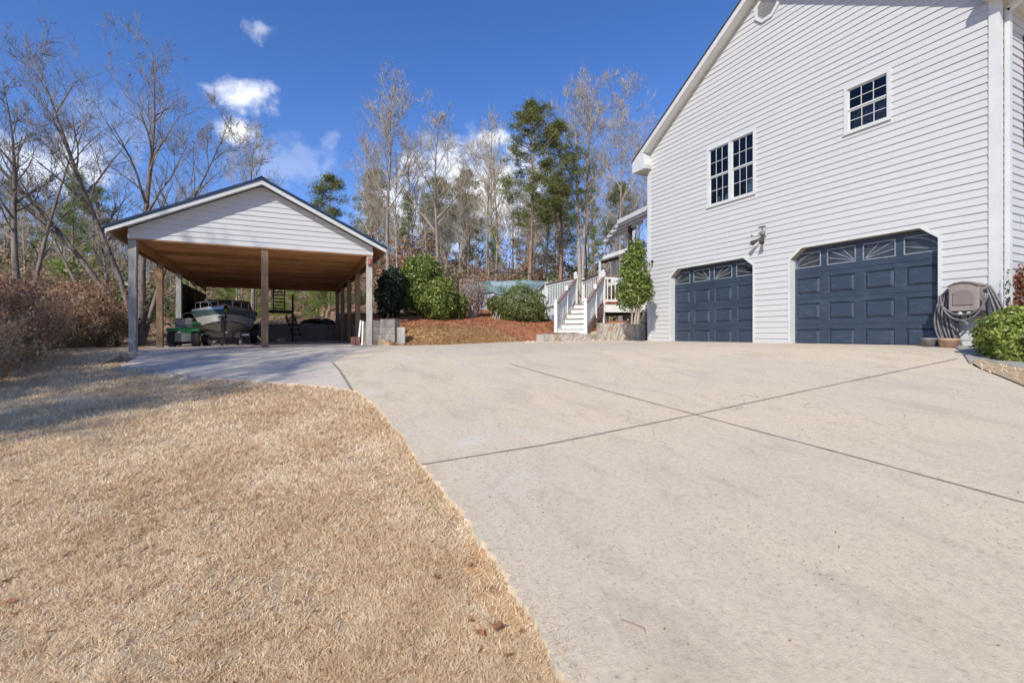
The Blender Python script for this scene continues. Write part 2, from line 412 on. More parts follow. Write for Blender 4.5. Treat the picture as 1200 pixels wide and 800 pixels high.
def tag(o, label=None, cat=None, group=None, kind=None):
    if label: o['label'] = label
    if cat: o['category'] = cat
    if group: o['group'] = group
    if kind: o['kind'] = kind
    return o
def empty(name, loc, label, cat, group=None):
    o = bpy.data.objects.new(name, None); COL.objects.link(o); o.location = loc
    o.empty_display_size = .3
    ORG[o.name] = tuple(loc); tag(o, label, cat, group); return o
def copy_tree(o, parent=None):
    c = o.copy(); COL.objects.link(c); ORG[c.name] = ORG.get(o.name, (0,0,0))
    if parent: c.parent = parent
    for ch in list(o.children): copy_tree(ch, c)
    return c
def np_mesh(name, verts, faces_n, mat, parent=None, smooth=False):
    """verts (N,3); faces_n = verts per face, consecutive vertices."""
    org = ORG.get(parent.name, (0,0,0)) if parent else (0,0,0)
    verts = np.asarray(verts, np.float32) - np.asarray(org, np.float32)
    nv = len(verts); nf = nv//faces_n
    me = bpy.data.meshes.new(name)
    me.vertices.add(nv); me.vertices.foreach_set('co', verts.ravel())
    me.loops.add(nv); me.loops.foreach_set('vertex_index', np.arange(nv, dtype=np.int32))
    me.polygons.add(nf); me.polygons.foreach_set('loop_start', np.arange(0, nv, faces_n, dtype=np.int32))
    me.polygons.foreach_set('loop_total', np.full(nf, faces_n, np.int32))
    me.materials.append(mat); me.update(calc_edges=True)
    o = bpy.data.objects.new(name, me); COL.objects.link(o)
    if parent: o.parent = parent; ORG[o.name] = org
    return o

# ------------------------------------------------------------------ ground sheet
def frange(a, b, s):
    return list(np.arange(a, b-1e-6, s))
xs = frange(-90,-30,5)+frange(-30,-8,1)+frange(-8,-4,.4)+frange(-4,11,.12)+frange(11,30,1.2)+frange(30,90.1,6)
ys = frange(-30,-4,2)+frange(-4,9,.5)+frange(9,25,.12)+frange(25,45,.8)+frange(45,140.1,5)
XX, YY = np.meshgrid(xs, ys)
ZZ = terr(XX, YY)
# keep the sheet clear under the carport slab and the driveway edge near the walls
ZZ = np.where((XX > -3.5) & (XX < 2.2) & (YY > 10) & (YY < 23.7), ZZ-.10, ZZ)
nx, ny = len(xs), len(ys)
me = bpy.data.meshes.new('ground')
vid = np.stack([XX.ravel(), YY.ravel(), ZZ.ravel()], 1)
idx = np.arange(nx*ny).reshape(ny, nx)
quads = np.stack([idx[:-1,:-1], idx[:-1,1:], idx[1:,1:], idx[1:,:-1]], -1).reshape(-1, 4)
me.from_pydata(vid.tolist(), [], quads.tolist()); me.materials.append(MT['ground']); me.shade_smooth(); me.update()
ground = bpy.data.objects.new('ground', me); COL.objects.link(ground); tag(ground, kind='structure')

def sheet(name, poly, off, mat, kind='structure', step=.35, skirt=0, hf=terr, parent=None, jit=0):
    bm = bmesh.new()
    vs = [bm.verts.new((x, y, 0)) for x, y in poly]
    bm.faces.new(vs)
    x0 = min(p[0] for p in poly); x1 = max(p[0] for p in poly); y0 = min(p[1] for p in poly); y1 = max(p[1] for p in poly)
    for ax, a, b in ((0, x0, x1), (1, y0, y1)):
        t = a+step
        while t < b:
            co = [0,0,0]; co[ax] = t; no = [0,0,0]; no[ax] = 1
            bmesh.ops.bisect_plane(bm, geom=bm.verts[:]+bm.edges[:]+bm.faces[:], plane_co=co, plane_no=no, dist=1e-5)
            t += step
    bmesh.ops.triangulate(bm, faces=[f for f in bm.faces if len(f.verts) > 4])
    X = np.array([v.co.x for v in bm.verts]); Y = np.array([v.co.y for v in bm.verts])
    Z = hf(X, Y)
    for v, z in zip(bm.verts, Z): v.co.z = float(z)+off+(random.uniform(-jit, jit) if jit else 0)
    bm.normal_update()
    if sum(f.normal.z for f in bm.faces) < 0: bmesh.ops.reverse_faces(bm, faces=bm.faces[:])
    if skirt:
        be = [e for e in bm.edges if len(e.link_faces) == 1]
        r = bmesh.ops.extrude_edge_only(bm, edges=be)
        for g in r['geom']:
            if isinstance(g, bmesh.types.BMVert): g.co.z -= skirt
    me = bpy.data.meshes.new(name); bm.to_mesh(me); bm.free(); me.materials.append(mat)
    o = bpy.data.objects.new(name, me); COL.objects.link(o)
    if kind: tag(o, kind=kind)
    if parent: o.parent = parent
    return o
bh = lambda X, Y: base_h(X, Y)+E

HX = 10.16; HY0 = 3.35; HY1 = 11.33       # gable wall plane and its two corners
lawn_edge_px = [(700,870),(652,790),(640,765),(622,733),(600,695),(588,672),(560,635),(540,604),(522,582),(506,562),(495,550),(480,527),(462,505),(448,488),(434,474),(420,463),(411,459)]
rnd = random.Random(4)
lawn_edge = []
for i, (a, b) in enumerate(lawn_edge_px):
    lawn_edge.append(G(a, b))
def densify(pts, n, j):
    out = []
    for (a, b) in zip(pts[:-1], pts[1:]):
        for k in range(n):
            t = k/n; out.append((a[0]+(b[0]-a[0])*t+rnd.uniform(-j, j), a[1]+(b[1]-a[1])*t+rnd.uniform(-j, j)))
    return out+[pts[-1]]
lawn_edge = densify(lawn_edge, 6, .018)
jt_px = [(411,459),(406,450),(398,437),(389,427)]
jt = [G(*p) for p in jt_px]
slabR = jt
walk_px = [(1112,408),(1128,417),(1136,430),(1150,437),(1175,447),(1200,458),(1230,472)]
walk = [G(*p) for p in walk_px]
drive_poly = [( -1.2,-9), ] + lawn_edge + jt[1:] + [(2.12,13.0),(2.30,12.95),(2.36,12.42)] + [(3.0,12.16)] + EDGE[1:] + \
    [(7.15,12.28),(10.14,11.80),(10.14,11.36),(HX+.12,HY1),(HX+.12,HY0+.15),(HX-.03,HY0+.12)] + walk + [(14.5,.2),(16,-9)]
driveway = sheet('driveway', drive_poly, .045, MT['concrete'], skirt=.16, hf=bh, step=.3)
# carport slab with its apron
c_left = G(143,431)
front_px = [(411,459),(385,456),(350,453),(310,450),(270,447),(238,446),(215,441),(180,436),(143,431)]
front = densify([G(*p) for p in front_px], 3, .008)
slab_poly = front[:-1] + [c_left, (c_left[0]-.12, 13.1), (-3.5,13.3),(-3.5,23.65),(2.1,23.65),(2.1,13.02)] + jt[:0:-1]
slab = sheet('concrete_apron', slab_poly, .047, MT['slab'], skirt=.22, hf=bh, step=.3)

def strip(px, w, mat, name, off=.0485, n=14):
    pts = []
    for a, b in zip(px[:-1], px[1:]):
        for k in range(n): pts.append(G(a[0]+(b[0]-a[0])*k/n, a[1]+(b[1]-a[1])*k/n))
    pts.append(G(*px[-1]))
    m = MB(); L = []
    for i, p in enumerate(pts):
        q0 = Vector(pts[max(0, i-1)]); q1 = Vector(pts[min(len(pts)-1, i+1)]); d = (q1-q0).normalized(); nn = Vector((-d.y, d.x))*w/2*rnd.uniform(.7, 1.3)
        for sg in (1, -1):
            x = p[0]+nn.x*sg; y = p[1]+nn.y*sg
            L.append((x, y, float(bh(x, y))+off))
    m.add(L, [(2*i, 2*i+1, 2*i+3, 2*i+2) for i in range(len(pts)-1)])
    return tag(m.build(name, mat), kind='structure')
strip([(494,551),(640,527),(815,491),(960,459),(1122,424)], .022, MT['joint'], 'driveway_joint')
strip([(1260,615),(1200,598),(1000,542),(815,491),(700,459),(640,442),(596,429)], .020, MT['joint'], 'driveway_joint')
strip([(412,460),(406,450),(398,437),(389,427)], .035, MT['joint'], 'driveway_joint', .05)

# mulch bed and straw bank
bank_top = [(2.45,13.3),(4.0,12.95),(5.4,13.25),(6.2,13.0)]
sheet('grass_bank', [(2.38,12.5),(3.0,12.22),(3.7,12.02),(5.2,12.32),(6.4,12.55)]+[(6.2,13.0),(5.6,13.35),(4.0,13.25),(2.44,13.45)], .02, MT['bank'], step=.15, jit=.015)
bedo = sheet('mulch_bed', [(2.44,13.45),(4.0,13.25),(5.6,13.35),(6.2,13.0),(6.4,12.56),(7.15,12.7),(7.6,12.4),(10.1,12.02),(10.1,20.5),(2.3,20.5)], .03, MT['mulch'], step=.15, jit=.02)

# small lawn patch and walkway at the right edge
wk = sheet('walkway', [walk[0],walk[1],walk[2],(walk[2][0]+.35,walk[2][1]+.02),G(1215,441),(12.5,2.3),(12.5,3.2),(HX-.05,3.25),(HX-.05,3.45)], .07, MT['curb'], skirt=.12, hf=bh, step=.3)
patch = sheet('grass_patch', [(walk[2][0]+.02,walk[2][1]-.02)]+walk[3:]+[(14.5,.2),(14,2.0),G(1215,441),(walk[2][0]+.35,walk[2][1]+.02)], .06, MT['ground'], hf=bh, step=.3)

# ------------------------------------------------------------------ siding
def siding(mb, plane, lo, hi, top, openings, z0, z1, course=.13, depth=.016, flip=1):
    """Lapped siding in a vertical plane. plane = (origin, axis, outward). top(u)->z  given as function of z: (umin,umax)."""
    O, A, W = [Vector(v) for v in plane]
    zs = set()
    k = 0
    while z0+k*course < z1: zs.add(round(z0+k*course, 5)); k += 1
    zs.add(z1)
    for op in openings:
        for z in op['z']: 
            if z0 < z < z1: zs.add(round(z, 5))
    for z in top['z']:
        if z0 < z < z1: zs.add(round(z, 5))
    zs = sorted(zs)
    def off(z, atbottom):
        fr = ((z-z0)/course) % 1.0
        if atbottom and fr > .9999: fr = 0
        if (not atbottom) and fr < 1e-4: fr = 1
        return depth*(1-fr)+.002
    def iv(z, mid):
        a, b = top['f'](z)
        segs = [(a, b)]
        for op in openings:
            if min(op['z']) <= mid <= max(op['z']):
                p, q = op['f'](z)
                ns = []
                for s0, s1 in segs:
                    if q <= s0 or p >= s1: ns.append((s0, s1))
                    else:
                        ns.append((s0, p)); ns.append((q, s1))
                segs = ns
        return segs
    for za, zb in zip(zs[:-1], zs[1:]):
        if zb-za < 1e-4: continue
        mid = (za+zb)/2
        A0 = iv(za+1e-6, mid); B0 = iv(zb-1e-6, mid)
        for (a0, a1), (b0, b1) in zip(A0, B0):
            if a1-a0 < 1e-4 and b1-b0 < 1e-4: continue
            oa = off(za, True); ob = off(zb, False)
            P = lambda u, z, w: O + A*u + W*w + Vector((0,0,z))
            row = int((za-z0)/course+1e-4); ph = ((row//2)*1.37) % 3.6
            cuts = []; c_ = ph-3.6*8
            while c_ < a1:
                if c_ > a0+.15 and c_ < min(a1, b1)-.15 and c_ > b0+.15: cuts.append(c_)
                c_ += 3.6
            ea = [a0]+cuts+[a1]; eb = [b0]+cuts+[b1]
            for q_ in range(len(ea)-1):
                dd_ = .0018*((q_+row//2) % 2)
                mb.add([P(ea[q_], za, oa+dd_), P(ea[q_+1], za, oa+dd_), P(eb[q_+1], zb, ob+dd_), P(eb[q_], zb, ob+dd_)], [(0,1,2,3) if flip > 0 else (3,2,1,0)])
            if abs(((za-z0)/course+.5) % 1.0-.5) < 1e-3:      # butt edge
                mb.add([P(a0, za, 0), P(a1, za, 0), P(a1, za, oa), P(a0, za, oa)], [(0,1,2,3) if flip > 0 else (3,2,1,0)])

# ------------------------------------------------------------------ house
SL = .655
YM = (HY0+HY1)/2; RZ = E+8.25               # ridge of the wall triangle
EAV = E+5.15
gz = E-.34                                  # ground floor slab level at the doors
house = empty('house', (HX, YM, gz), 'two storey white sided house with two blue garage doors', 'house')
def gable_iv(z):
    w = max(.001, (RZ-z)/SL)
    return (max(HY0, YM-w), min(HY1, YM+w))
zk = RZ-(YM-HY0)*SL
D1 = (7.68, 10.38); D2 = (4.10, 6.74)
DT = E+1.90; CHF = .22
def door_op(a, b, pad):
    a -= pad; b += pad; t = DT+pad; ch = CHF+pad*.4
    def f(z):
        if z <= t-ch: return (a, b)
        k = (z-(t-ch))
        return (a+k*1.2, b-k*1.2)
    return dict(z=[gz-.5, t-ch, t], f=f)
def rect_op(a, b, z0, z1): return dict(z=[z0, z1], f=lambda z: (a, b))
W1 = (7.67, 8.99, E+3.46, E+4.93); W2 = (4.863, 5.555, E+4.09, E+4.93)
ops = [door_op(*D1, .035), door_op(*D2, .035), rect_op(W1[0]-.03, W1[1]+.03, W1[2]-.03, W1[3]+.03), rect_op(W2[0]-.03, W2[1]+.03, W2[2]-.03, W2[3]+.03)]
mb = MB()
siding(mb, ((HX,0,0),(0,1,0),(-1,0,0)), HY0, HY1, dict(z=[zk], f=gable_iv), ops, E-.37+.02, RZ-.02, flip=-1)
wall = mb.build('siding_wall', MT['siding'], house)
mb = MB()
siding(mb, ((0,HY0,0),(1,0,0),(0,-1,0)), 0, 0, dict(z=[], f=lambda z: (HX+.02, HX+9)), [], E-.37+.02, EAV+.22, flip=1)
mb.build('siding_wall', MT['siding'], house)
# backing walls (rear and far side, hidden core keeps light out)
mb = MB()
mb.box(HX+.02, HX+9, HY1-.1, HY1, gz-.5, EAV+.3)
mb.box(HX+8.9, HX+9, HY0+.1, HY1-.1, gz-.5, EAV+.3)
mb.box(HX+.34, HX+8.9, HY0+.15, HY1-.15, gz-.02, gz)       # floor
mb.box(HX+.12, HX+8.9, HY0+.1, HY1-.1, E+2.3, E+2.45)      # upper floor
mb.box(HX+.9, HX+.95, HY0+.1, HY1-.1, E+2.45, EAV+.2)      # partition behind the windows
mb.build('inner_wall', MT['room'], house)
# door opening recess: jambs, chamfers, head
def door_poly(a, b, x, pad=0):
    t = DT+pad; ch = CHF+pad*.4; k = 1.2
    return [(x, a-pad, gz-.3), (x, b+pad, gz-.3), (x, b+pad, t-ch), (x, b+pad-ch*k, t), (x, a-pad+ch*k, t), (x, a-pad, t-ch)]
for (a, b) in (D1, D2):
    gdoor_x = HX+.15
    jbs = {1: MB(), 5: MB()}; hd = MB(); cs = MB()
    P = door_poly(a, b, HX); Q = door_poly(a, b, HX-.022, .05); R0 = door_poly(a, b, HX-.022)
    P2 = door_poly(a, b, HX+.20)
    n = 6
    for i in range(n):
        if i == 0: continue
        j = (i+1) % n
        tgt = jbs[i] if i in (1, 5) else hd
        tgt.add([R0[i], R0[j], P2[j], P2[i]], [(0,1,2,3)])
        # casing face and outer edge
        cs.add([Q[i], Q[j], R0[j], R0[i]], [(0,1,2,3)])
        qb = door_poly(a, b, HX+.03, .05)
        cs.add([Q[i], Q[j], qb[j], qb[i]], [(3,2,1,0)])
    t = cs.build('door_casing', MT['white'], house)
    [j_.build('jamb', MT['white'], t) for j_ in jbs.values()]; hd.build('head_lining', MT['recess'], t)
    # the door itself
    gd = MB(); W = b-a; Hh = DT-gz+.02; rows = 4; cols = 4; rh = Hh/rows; x = gdoor_x
    def rect(y0, y1, z0, z1, xx): gd.add([(xx,y0,z0),(xx,y1,z0),(xx,y1,z1),(xx,y0,z1)], [(3,2,1,0)])
    glassm = MB(); mun = MB()
    for r in range(rows):
        z0 = gz+r*rh; z1 = z0+rh-.006
        cw = (W+.1)/cols; ya = a-.05
        fm = .075 if r < 3 else .07
        for c in range(cols):
            y0 = ya+c*cw; y1 = y0+cw
            py0 = y0+.085; py1 = y1-.085; pz0 = z0+.10; pz1 = z1-.10
            if r == 3: pz0 = z0+.14; pz1 = z1-.13
            # stile/rail frame
            rect(y0, py0, z0, z1, x); rect(py1, y1, z0, z1, x); rect(py0, py1, z0, pz0, x); rect(py0, py1, pz1, z1, x)
            if r < 3:
                e1 = .02; e2 = .06
                r1 = [(x,py0,pz0),(x,py1,pz0),(x,py1,pz1),(x,py0,pz1)]
                r2 = [(x+.026,py0+e1,pz0+e1),(x+.026,py1-e1,pz0+e1),(x+.026,py1-e1,pz1-e1),(x+.026,py0+e1,pz1-e1)]
                r3 = [(x-.004,py0+e2,pz0+e2),(x-.004,py1-e2,pz0+e2),(x-.004,py1-e2,pz1-e2),(x-.004,py0+e2,pz1-e2)]
                for A_, B_ in ((r1, r2), (r2, r3)):
                    for i in range(4):
                        j = (i+1) % 4
                        gd.add([A_[i], A_[j], B_[j], B_[i]], [(3,2,1,0)])
                gd.add(r3, [(3,2,1,0)])
            else:
                r1 = [(x,py0,pz0),(x,py1,pz0),(x,py1,pz1),(x,py0,pz1)]
                r2 = [(x+.02,)+p[1:] for p in r1]
                for i in range(4):
                    j = (i+1) % 4
                    gd.add([r1[i], r1[j], r2[j], r2[i]], [(3,2,1,0)])
                glassm.add(r2, [(3,2,1,0)])
                # raised window frame
                fw = .022
                for q in ((py0-fw,py1+fw,pz0-fw,pz0),(py0-fw,py1+fw,pz1,pz1+fw)): mun.box(x-.012,x+.004,*q)
                for q in ((py0-fw,py0,pz0,pz1),(py1,py1+fw,pz0,pz1)): mun.box(x-.012,x+.004,*q)
                # sunburst bars centred at the middle of the door
                ym = (a+b)/2; zz = pz0
                inner = py0 if c >= 2 else py1; outer = py1 if c >= 2 else py0
                if c in (1, 2):
                    for fz in (.45, 1.0):
                        mun.obox((x+.012, inner, zz+.01), (x+.012, outer, zz+(pz1-zz)*fz), .016, .014, (1,0,0))
                    mun.obox((x+.012, inner, zz+.01), (x+.012, (inner+outer)/2, pz1), .014, .014, (1,0,0))
                else:
                    Rp = []
                    for kk in range(9):
                        tt = kk/8*math.pi/2
                        Rp.append((x+.012, inner+(outer-inner)*math.sin(tt), zz+(pz1-zz)*math.cos(tt)))
                    for p_, q_ in zip(Rp[:-1], Rp[1:]): mun.obox(p_, q_, .018, .014, (1,0,0))
                    mun.obox((x+.012, inner, zz+(pz1-zz)*.45), (x+.012, outer, zz+.02), .014, .014, (1,0,0))
                    gdc = [(x+.008, outer, pz1)] + [(x+.008, p_[1], p_[2]) for p_ in Rp]
                    gd.add(gdc, [tuple(range(len(gdc))) if c >= 2 else tuple(range(len(gdc)))[::-1]])
    # section gaps backing
    gd.add([(x+.03,a-.05,gz-.1),(x+.03,b+.05,gz-.1),(x+.03,b+.05,gz+3*rh),(x+.03,a-.05,gz+3*rh)], [(3,2,1,0)])
    door = gd.build('garage_door', MT['door'], house)
    door['label'] = 'weathered navy panelled garage door ' + ('next to the hose reel' if a < 5 else 'next to the deck side corner')
    glassm.build('door_glass', MT['boatglass'], door); mun.build('door_muntins', M_basic('muntin_grey', (.16,.19,.23), (.26,.29,.33), 9, .5, .05), door)
# corner boards
mb = MB(); mb.box(HX-.03, HX+.10, HY0-.03, HY0+.10, gz-.25, EAV+.24); mb.build('corner_board', MT['white'], house)
mb = MB(); mb.box(HX-.03, HX+.08, HY1-.09, HY1+.03, gz-.25, EAV+.12); mb.build('corner_board', MT['white'], house)
# roof : rake soffits, fascia, shingles
OH = .26; EO = .42                           # rake overhang, eave overhang
def roofline(y, dz=0): return RZ - abs(y-YM)*SL + dz
yl = HY1+EO; yr = HY0-.34; EAVS = {1: EAV, -1: EAV+.22}
sof = MB(); fas = MB(); rf = MB()
for ye in (yl, yr):
    ze = roofline(ye)
    # soffit under the rake
    sof.prism([(HX-OH, YM, RZ-.005), (HX-OH, ye, ze-.005), (HX-OH, ye, ze+.02), (HX-OH, YM, RZ+.02)], (OH+.02, 0, 0))
    # fascia
    fas.prism([(HX-OH-.025, YM, RZ-.03), (HX-OH-.025, ye, ze-.03), (HX-OH-.025, ye, ze+.13), (HX-OH-.025, YM, RZ+.13)], (.024, 0, 0))
    # roof slab
    rf.prism([(HX-OH-.05, YM, RZ+.135), (HX-OH-.05, ye+(.03 if ye > YM else -.03), ze+.115), (HX-OH-.05, ye+(.03 if ye > YM else -.03), ze+.16), (HX-OH-.05, YM, RZ+.18)], (9.6, 0, 0))
    rf2 = None
    # eave soffit, fascia and return box
    sgn = 1 if ye > YM else -1
    yw = HY1 if sgn > 0 else HY0
    EAV = EAVS[sgn]
    y0, y1 = sorted((yw-sgn*.05, ye))
    sof.box(HX-OH+.001, HX+9.2, y0, y1, EAV-.001, EAV+.03)
    fas.box(HX-OH-.02, HX+9.2, *sorted((ye, ye+sgn*.02)), EAV-.012, ze+.12)
    # return: triangle closing the box
    fas.prism([(HX-OH-.03, ye+sgn*.018, EAV-.01), (HX-OH-.03, yw-sgn*.14, EAV-.01), (HX-OH-.03, yw-sgn*.14, EAV+.10), (HX-OH-.03, yw-sgn*.05, roofline(yw)-.01), (HX-OH-.03, ye+sgn*.018, ze+.0)], (OH+.02, 0, 0))
    fas.box(HX-OH, HX+.02, *sorted((yw-sgn*.14, yw-sgn*.12)), EAV-.01, EAV+.13)
    sof.box(HX-OH, HX+.02, *sorted((yw-sgn*.12, yw-sgn*.05)), EAV-.002, EAV+.03)
sof.build('soffit', MT['soffit'], house); fas.build('fascia', MT['white'], house); rf.build('roof', MT['roofdark'], house)
EAV = E+5.37
# gutter along the front eave with downspout at the corner
mb = MB(); mb.box(HX-OH-.02, HX+9, yr-.14, yr-.025, EAV+.02, EAV+.13); mb.build('gutter', MT['white'], house)
mb = MB()
mb.obox((HX+.19, HY0-.06, gz-.1), (HX+.19, HY0-.06, EAV-.18), .09, .065, (0,1,0))
mb.obox((HX+.19, HY0-.06, EAV-.20), (HX+.19, yr-.07, EAV+.04), .09, .065, (0,1,0))
mb.build('downspout', MT['white'], house)
# porch ceiling and shutter at the front side
mb = MB(); mb.box(HX+.9, HX+1.25, HY0-.035, HY0-.014, E+3.15, E+5.0)
for i in range(24): mb.box(HX+.94, HX+1.21, HY0-.045, HY0-.03, E+3.2+i*.074, E+3.24+i*.074)
mb.build('shutter', MT['shutter'], house)

# windows
def window(y0, y1, z0, z1, nwide, curt=None):
    x = HX
    fr = MB(); cas = .065
    fr.box(x-.03, x+.04, y0-cas, y0, z0-cas, z1+cas); fr.box(x-.03, x+.04, y1, y1+cas, z0-cas, z1+cas)
    fr.box(x-.03, x+.04, y0, y1, z1, z1+cas); fr.box(x-.034, x+.04, y0, y1, z0-cas, z0)
    root = fr.build('window', MT['white'], house)
    sl = MB(); sl.box(x-.05, x-.031, y0-cas-.01, y1+cas+.01, z0-cas-.005, z0-cas+.022); sl.build('sill', MT['white'], root)
    fb = MB(); pn = MB(); mu = MB()
    ww = (y1-y0)/nwide
    for k in range(nwide):
        a = y0+k*ww; b = a+ww
        if k: fr2 = fb.box(x-.022, x+.04, a-.045, a+.045, z0, z1)
        a_ = a+(.045 if k else 0); b_ = b-(.045 if k < nwide-1 else 0)
        zm = (z0+z1)/2
        for (s0, s1, xo) in ((z0, zm, .022), (zm, z1, .004)):
            f = .028
            fb.box(x+xo, x+xo+.018, a_, b_, s0, s0+f); fb.box(x+xo, x+xo+.018, a_, b_, s1-f, s1)
            fb.box(x+xo, x+xo+.018, a_, a_+f, s0+f, s1-f); fb.box(x+xo, x+xo+.018, b_-f, b_, s0+f, s1-f)
            pn.add([(x+xo+.012, a_+f, s0+f), (x+xo+.012, b_-f, s0+f), (x+xo+.012, b_-f, s1-f), (x+xo+.012, a_+f, s1-f)], [(3,2,1,0)])
            for q in (1, 2):
                yy = a_+f+(b_-a_-2*f)*q/3; mu.box(x+xo+.002, x+xo+.010, yy-.0055, yy+.0055, s0+f, s1-f)
            zz = (s0+s1)/2; mu.box(x+xo+.0015, x+xo+.0095, a_+f, b_-f, zz-.0055, zz+.0055)
    fb.build('sash', MT['white'], root); pn.build('pane', MT['glass'], root); mu.build('muntins', MT['white'], root)
    if curt:
        c = MB(); nn = 30
        for i in range(nn):
            ya = y0+(y1-y0)*i/nn; yb = y0+(y1-y0)*(i+1)/nn
            xa = x+.12+.012*math.sin(i*1.3); xb = x+.12+.012*math.sin((i+1)*1.3)
            c.add([(xa,ya,z0),(xb,yb,z0),(xb,yb,curt),(xa,ya,curt)], [(3,2,1,0)])
        c.build('curtain', MT['curtain'], root)
    return root
w1 = window(*W1, 2); w1['label'] = 'paired window with vases on its sill'
w2 = window(*W2, 1, curt=(W2[2]+W2[3])/2+.02); w2['label'] = 'single small window with patterned curtain'
# vases standing inside on the sill
def vase(y, kind, label):
    m = MB(); z = W1[2]-.02
    if kind == 0: prof = [(.05,0),(.085,.05),(.10,.11),(.085,.18),(.045,.24),(.018,.31),(.014,.37),(.02,.38)]
    elif kind == 1: prof = [(.04,0),(.07,.05),(.08,.10),(.06,.18),(.03,.23),(.035,.25)]
    else: prof = [(.09,0),(.115,.03),(.12,.26),(.10,.33),(.075,.35),(.085,.39)]
    m.lathe((HX+.20, y, z), prof, 20)
    o = m.build('vase', MT['vase'], None, True); return tag(o, label, 'vase')
vase(8.55, 0, 'bulbous celadon vase with thin neck behind the window')
vase(8.84, 1, 'small celadon vase at the far left of the window')
vase(7.86, 2, 'wide celadon jar at the right end of the paired window')
mb = MB(); mb.box(HX+.06, HX+.34, 7.6, 9.05, W1[2]-.05, W1[2]-.021); mb.build('window_shelf', MT['white'], house)
# octagonal gable vent
mb = MB(); c = (7.30, E+7.72); ro = .34; ri = .26
oc = [(c[0]+ro*math.cos(math.radians(22.5+45*k)), c[1]+ro*math.sin(math.radians(22.5+45*k))) for k in range(8)]
ic = [(c[0]+ri*math.cos(math.radians(22.5+45*k)), c[1]+ri*math.sin(math.radians(22.5+45*k))) for k in range(8)]
for k in range(8):
    j = (k+1) % 8
    mb.prism([(HX-.05, *oc[k]), (HX-.05, *oc[j]), (HX-.05, *ic[j]), (HX-.05, *ic[k])], (.045, 0, 0))
vent = mb.build('gable_vent', MT['white'], house)
mb = MB()
for i in range(-5, 6):
    zz = i*.047
    w = ri*.98 if abs(zz) < ri*.41 else ri*.98-(abs(zz)-ri*.41)
    mb.obox((HX-.03, c[0]-w, c[1]+zz), (HX-.03, c[0]+w, c[1]+zz), .03, .008, (1,0,.9))
mb.build('louvre', MT['white'], vent)
mb = MB(); mb.prism([(HX-.016, *p) for p in ic], (.002, 0, 0)); mb.build('vent_screen', MT['pole'], vent)

# flood light between the doors
fy, fz = 7.36, E+2.36
fl = empty('flood_light', (HX-.02, fy, fz), 'twin headed security flood light between the garage doors', 'flood light')
mb = MB(); mb.lathe((HX-.06, fy, fz), [(.055,-.0),(.06,.02),(.055,.045)], 16, 'x'); mb.build('mounting_plate', MT['chrome'], fl, True)
mb = MB(); mb.lathe((HX-.13, fy-.02, fz+.03), [(.03,-.05),(.055,-.02),(.06,.02),(.04,.06)], 14, 'x'); mb.build('sensor', MT['seatgrey'], fl, True)
mb = MB(); mb.obox((HX-.14, fy-.09, fz+.17), (HX-.14, fy+.06, fz+.17), .08, .02); mb.tube([(HX-.1, fy, fz+.08), (HX-.12, fy, fz+.16)], .008, 6); mb.build('sensor_cap', MT['pole'], fl)
for dy in (.16, -.05):
    m = MB(); p0 = Vector((HX-.08, fy, fz-.03)); p1 = Vector((HX-.16, fy+dy*.8, fz-.13)); d = (p1-p0).normalized()
    m.tube([p0, p1], .012, 8)
    m.tube([p1-d*.03, p1+d*.02, p1+d*.08, p1+d*.12], [.022,.04,.052,.056], 14); h = m.build('lamp_head', MT['pole'], fl, True)
m = MB(); m.tube([(HX-.08, fy+.02, fz-.01), (HX-.15, fy+.14, fz+.0)], .014, 8); m.tube([(HX-.14, fy+.12, fz), (HX-.17, fy+.24, fz+.02)], [.02,.045], 12); m.build('lamp_head', MT['lensglass'], fl, True)
# small camera
mb = MB(); mb.lathe((HX-.07, 11.12, E+2.27), [(.03,0),(.03,.05)], 12, 'x'); mb.tube([(HX-.06,11.12,E+2.27),(HX-.13,11.06,E+2.25)], .03, 10)
tag(mb.build('security_camera', MT['black']), 'small black security camera by the left edge of the siding', 'camera')

# ------------------------------------------------------------------ hose reel, hose, pots
hy, hz = 3.66, E+.60
reel = empty('hose_reel', (HX-.04, hy, hz-.25), 'taupe plastic hose reel box mounted beside the garage door', 'hose reel')
mb = MB()
prof = [(-.19,-.22),(.19,-.22),(.19,.20),(.11,.245),(0,.262),(-.11,.245),(-.19,.20)]
mb.prism([(HX-.30, hy+a, hz+b) for a, b in prof], (.27, 0, 0)); mb.build('housing', MT['reel'], reel, bevel=.015)
mb = MB(); mb.prism([(HX-.318, hy+a, hz+b) for a, b in [(-.13,-.12),(.13,-.12),(.13,.08),(.07,.115),(0,.125),(-.07,.115),(-.13,.08)]], (.02, 0, 0)); mb.build('front_panel', MT['reel2'], reel, bevel=.006)
mb = MB(); mb.prism([(HX-.33, hy+a, hz+b) for a, b in [(-.205,.20),(-.11,.25),(0,.268),(.11,.25),(.205,.20),(.205,.185),(.11,.235),(0,.253),(-.11,.235),(-.205,.185)]], (.32, 0, 0)); mb.build('lid_rim', MT['reel'], reel)
mb = MB(); mb.box(HX-.27,HX-.03,hy-.2,hy+.2,hz-.29,hz-.222); mb.build('under_tray', MT['pole'], reel)
for dy in (-.06, .05):
    mb = MB(); mb.lathe((HX-.29, hy+dy, hz-.26), [(.03,0),(.034,.02),(.02,.05)], 10, 'x'); mb.build('tap_knob', MT['lensglass'], reel, True)
mb = MB()
for dy in (-.02, .08): mb.tube([(HX-.18,hy+dy,hz-.28),(HX-.2,hy+dy,hz-.36),(HX-.22,hy+dy+.03,hz-.40)], .012, 8)
mb.build('hook', MT['black'], reel)
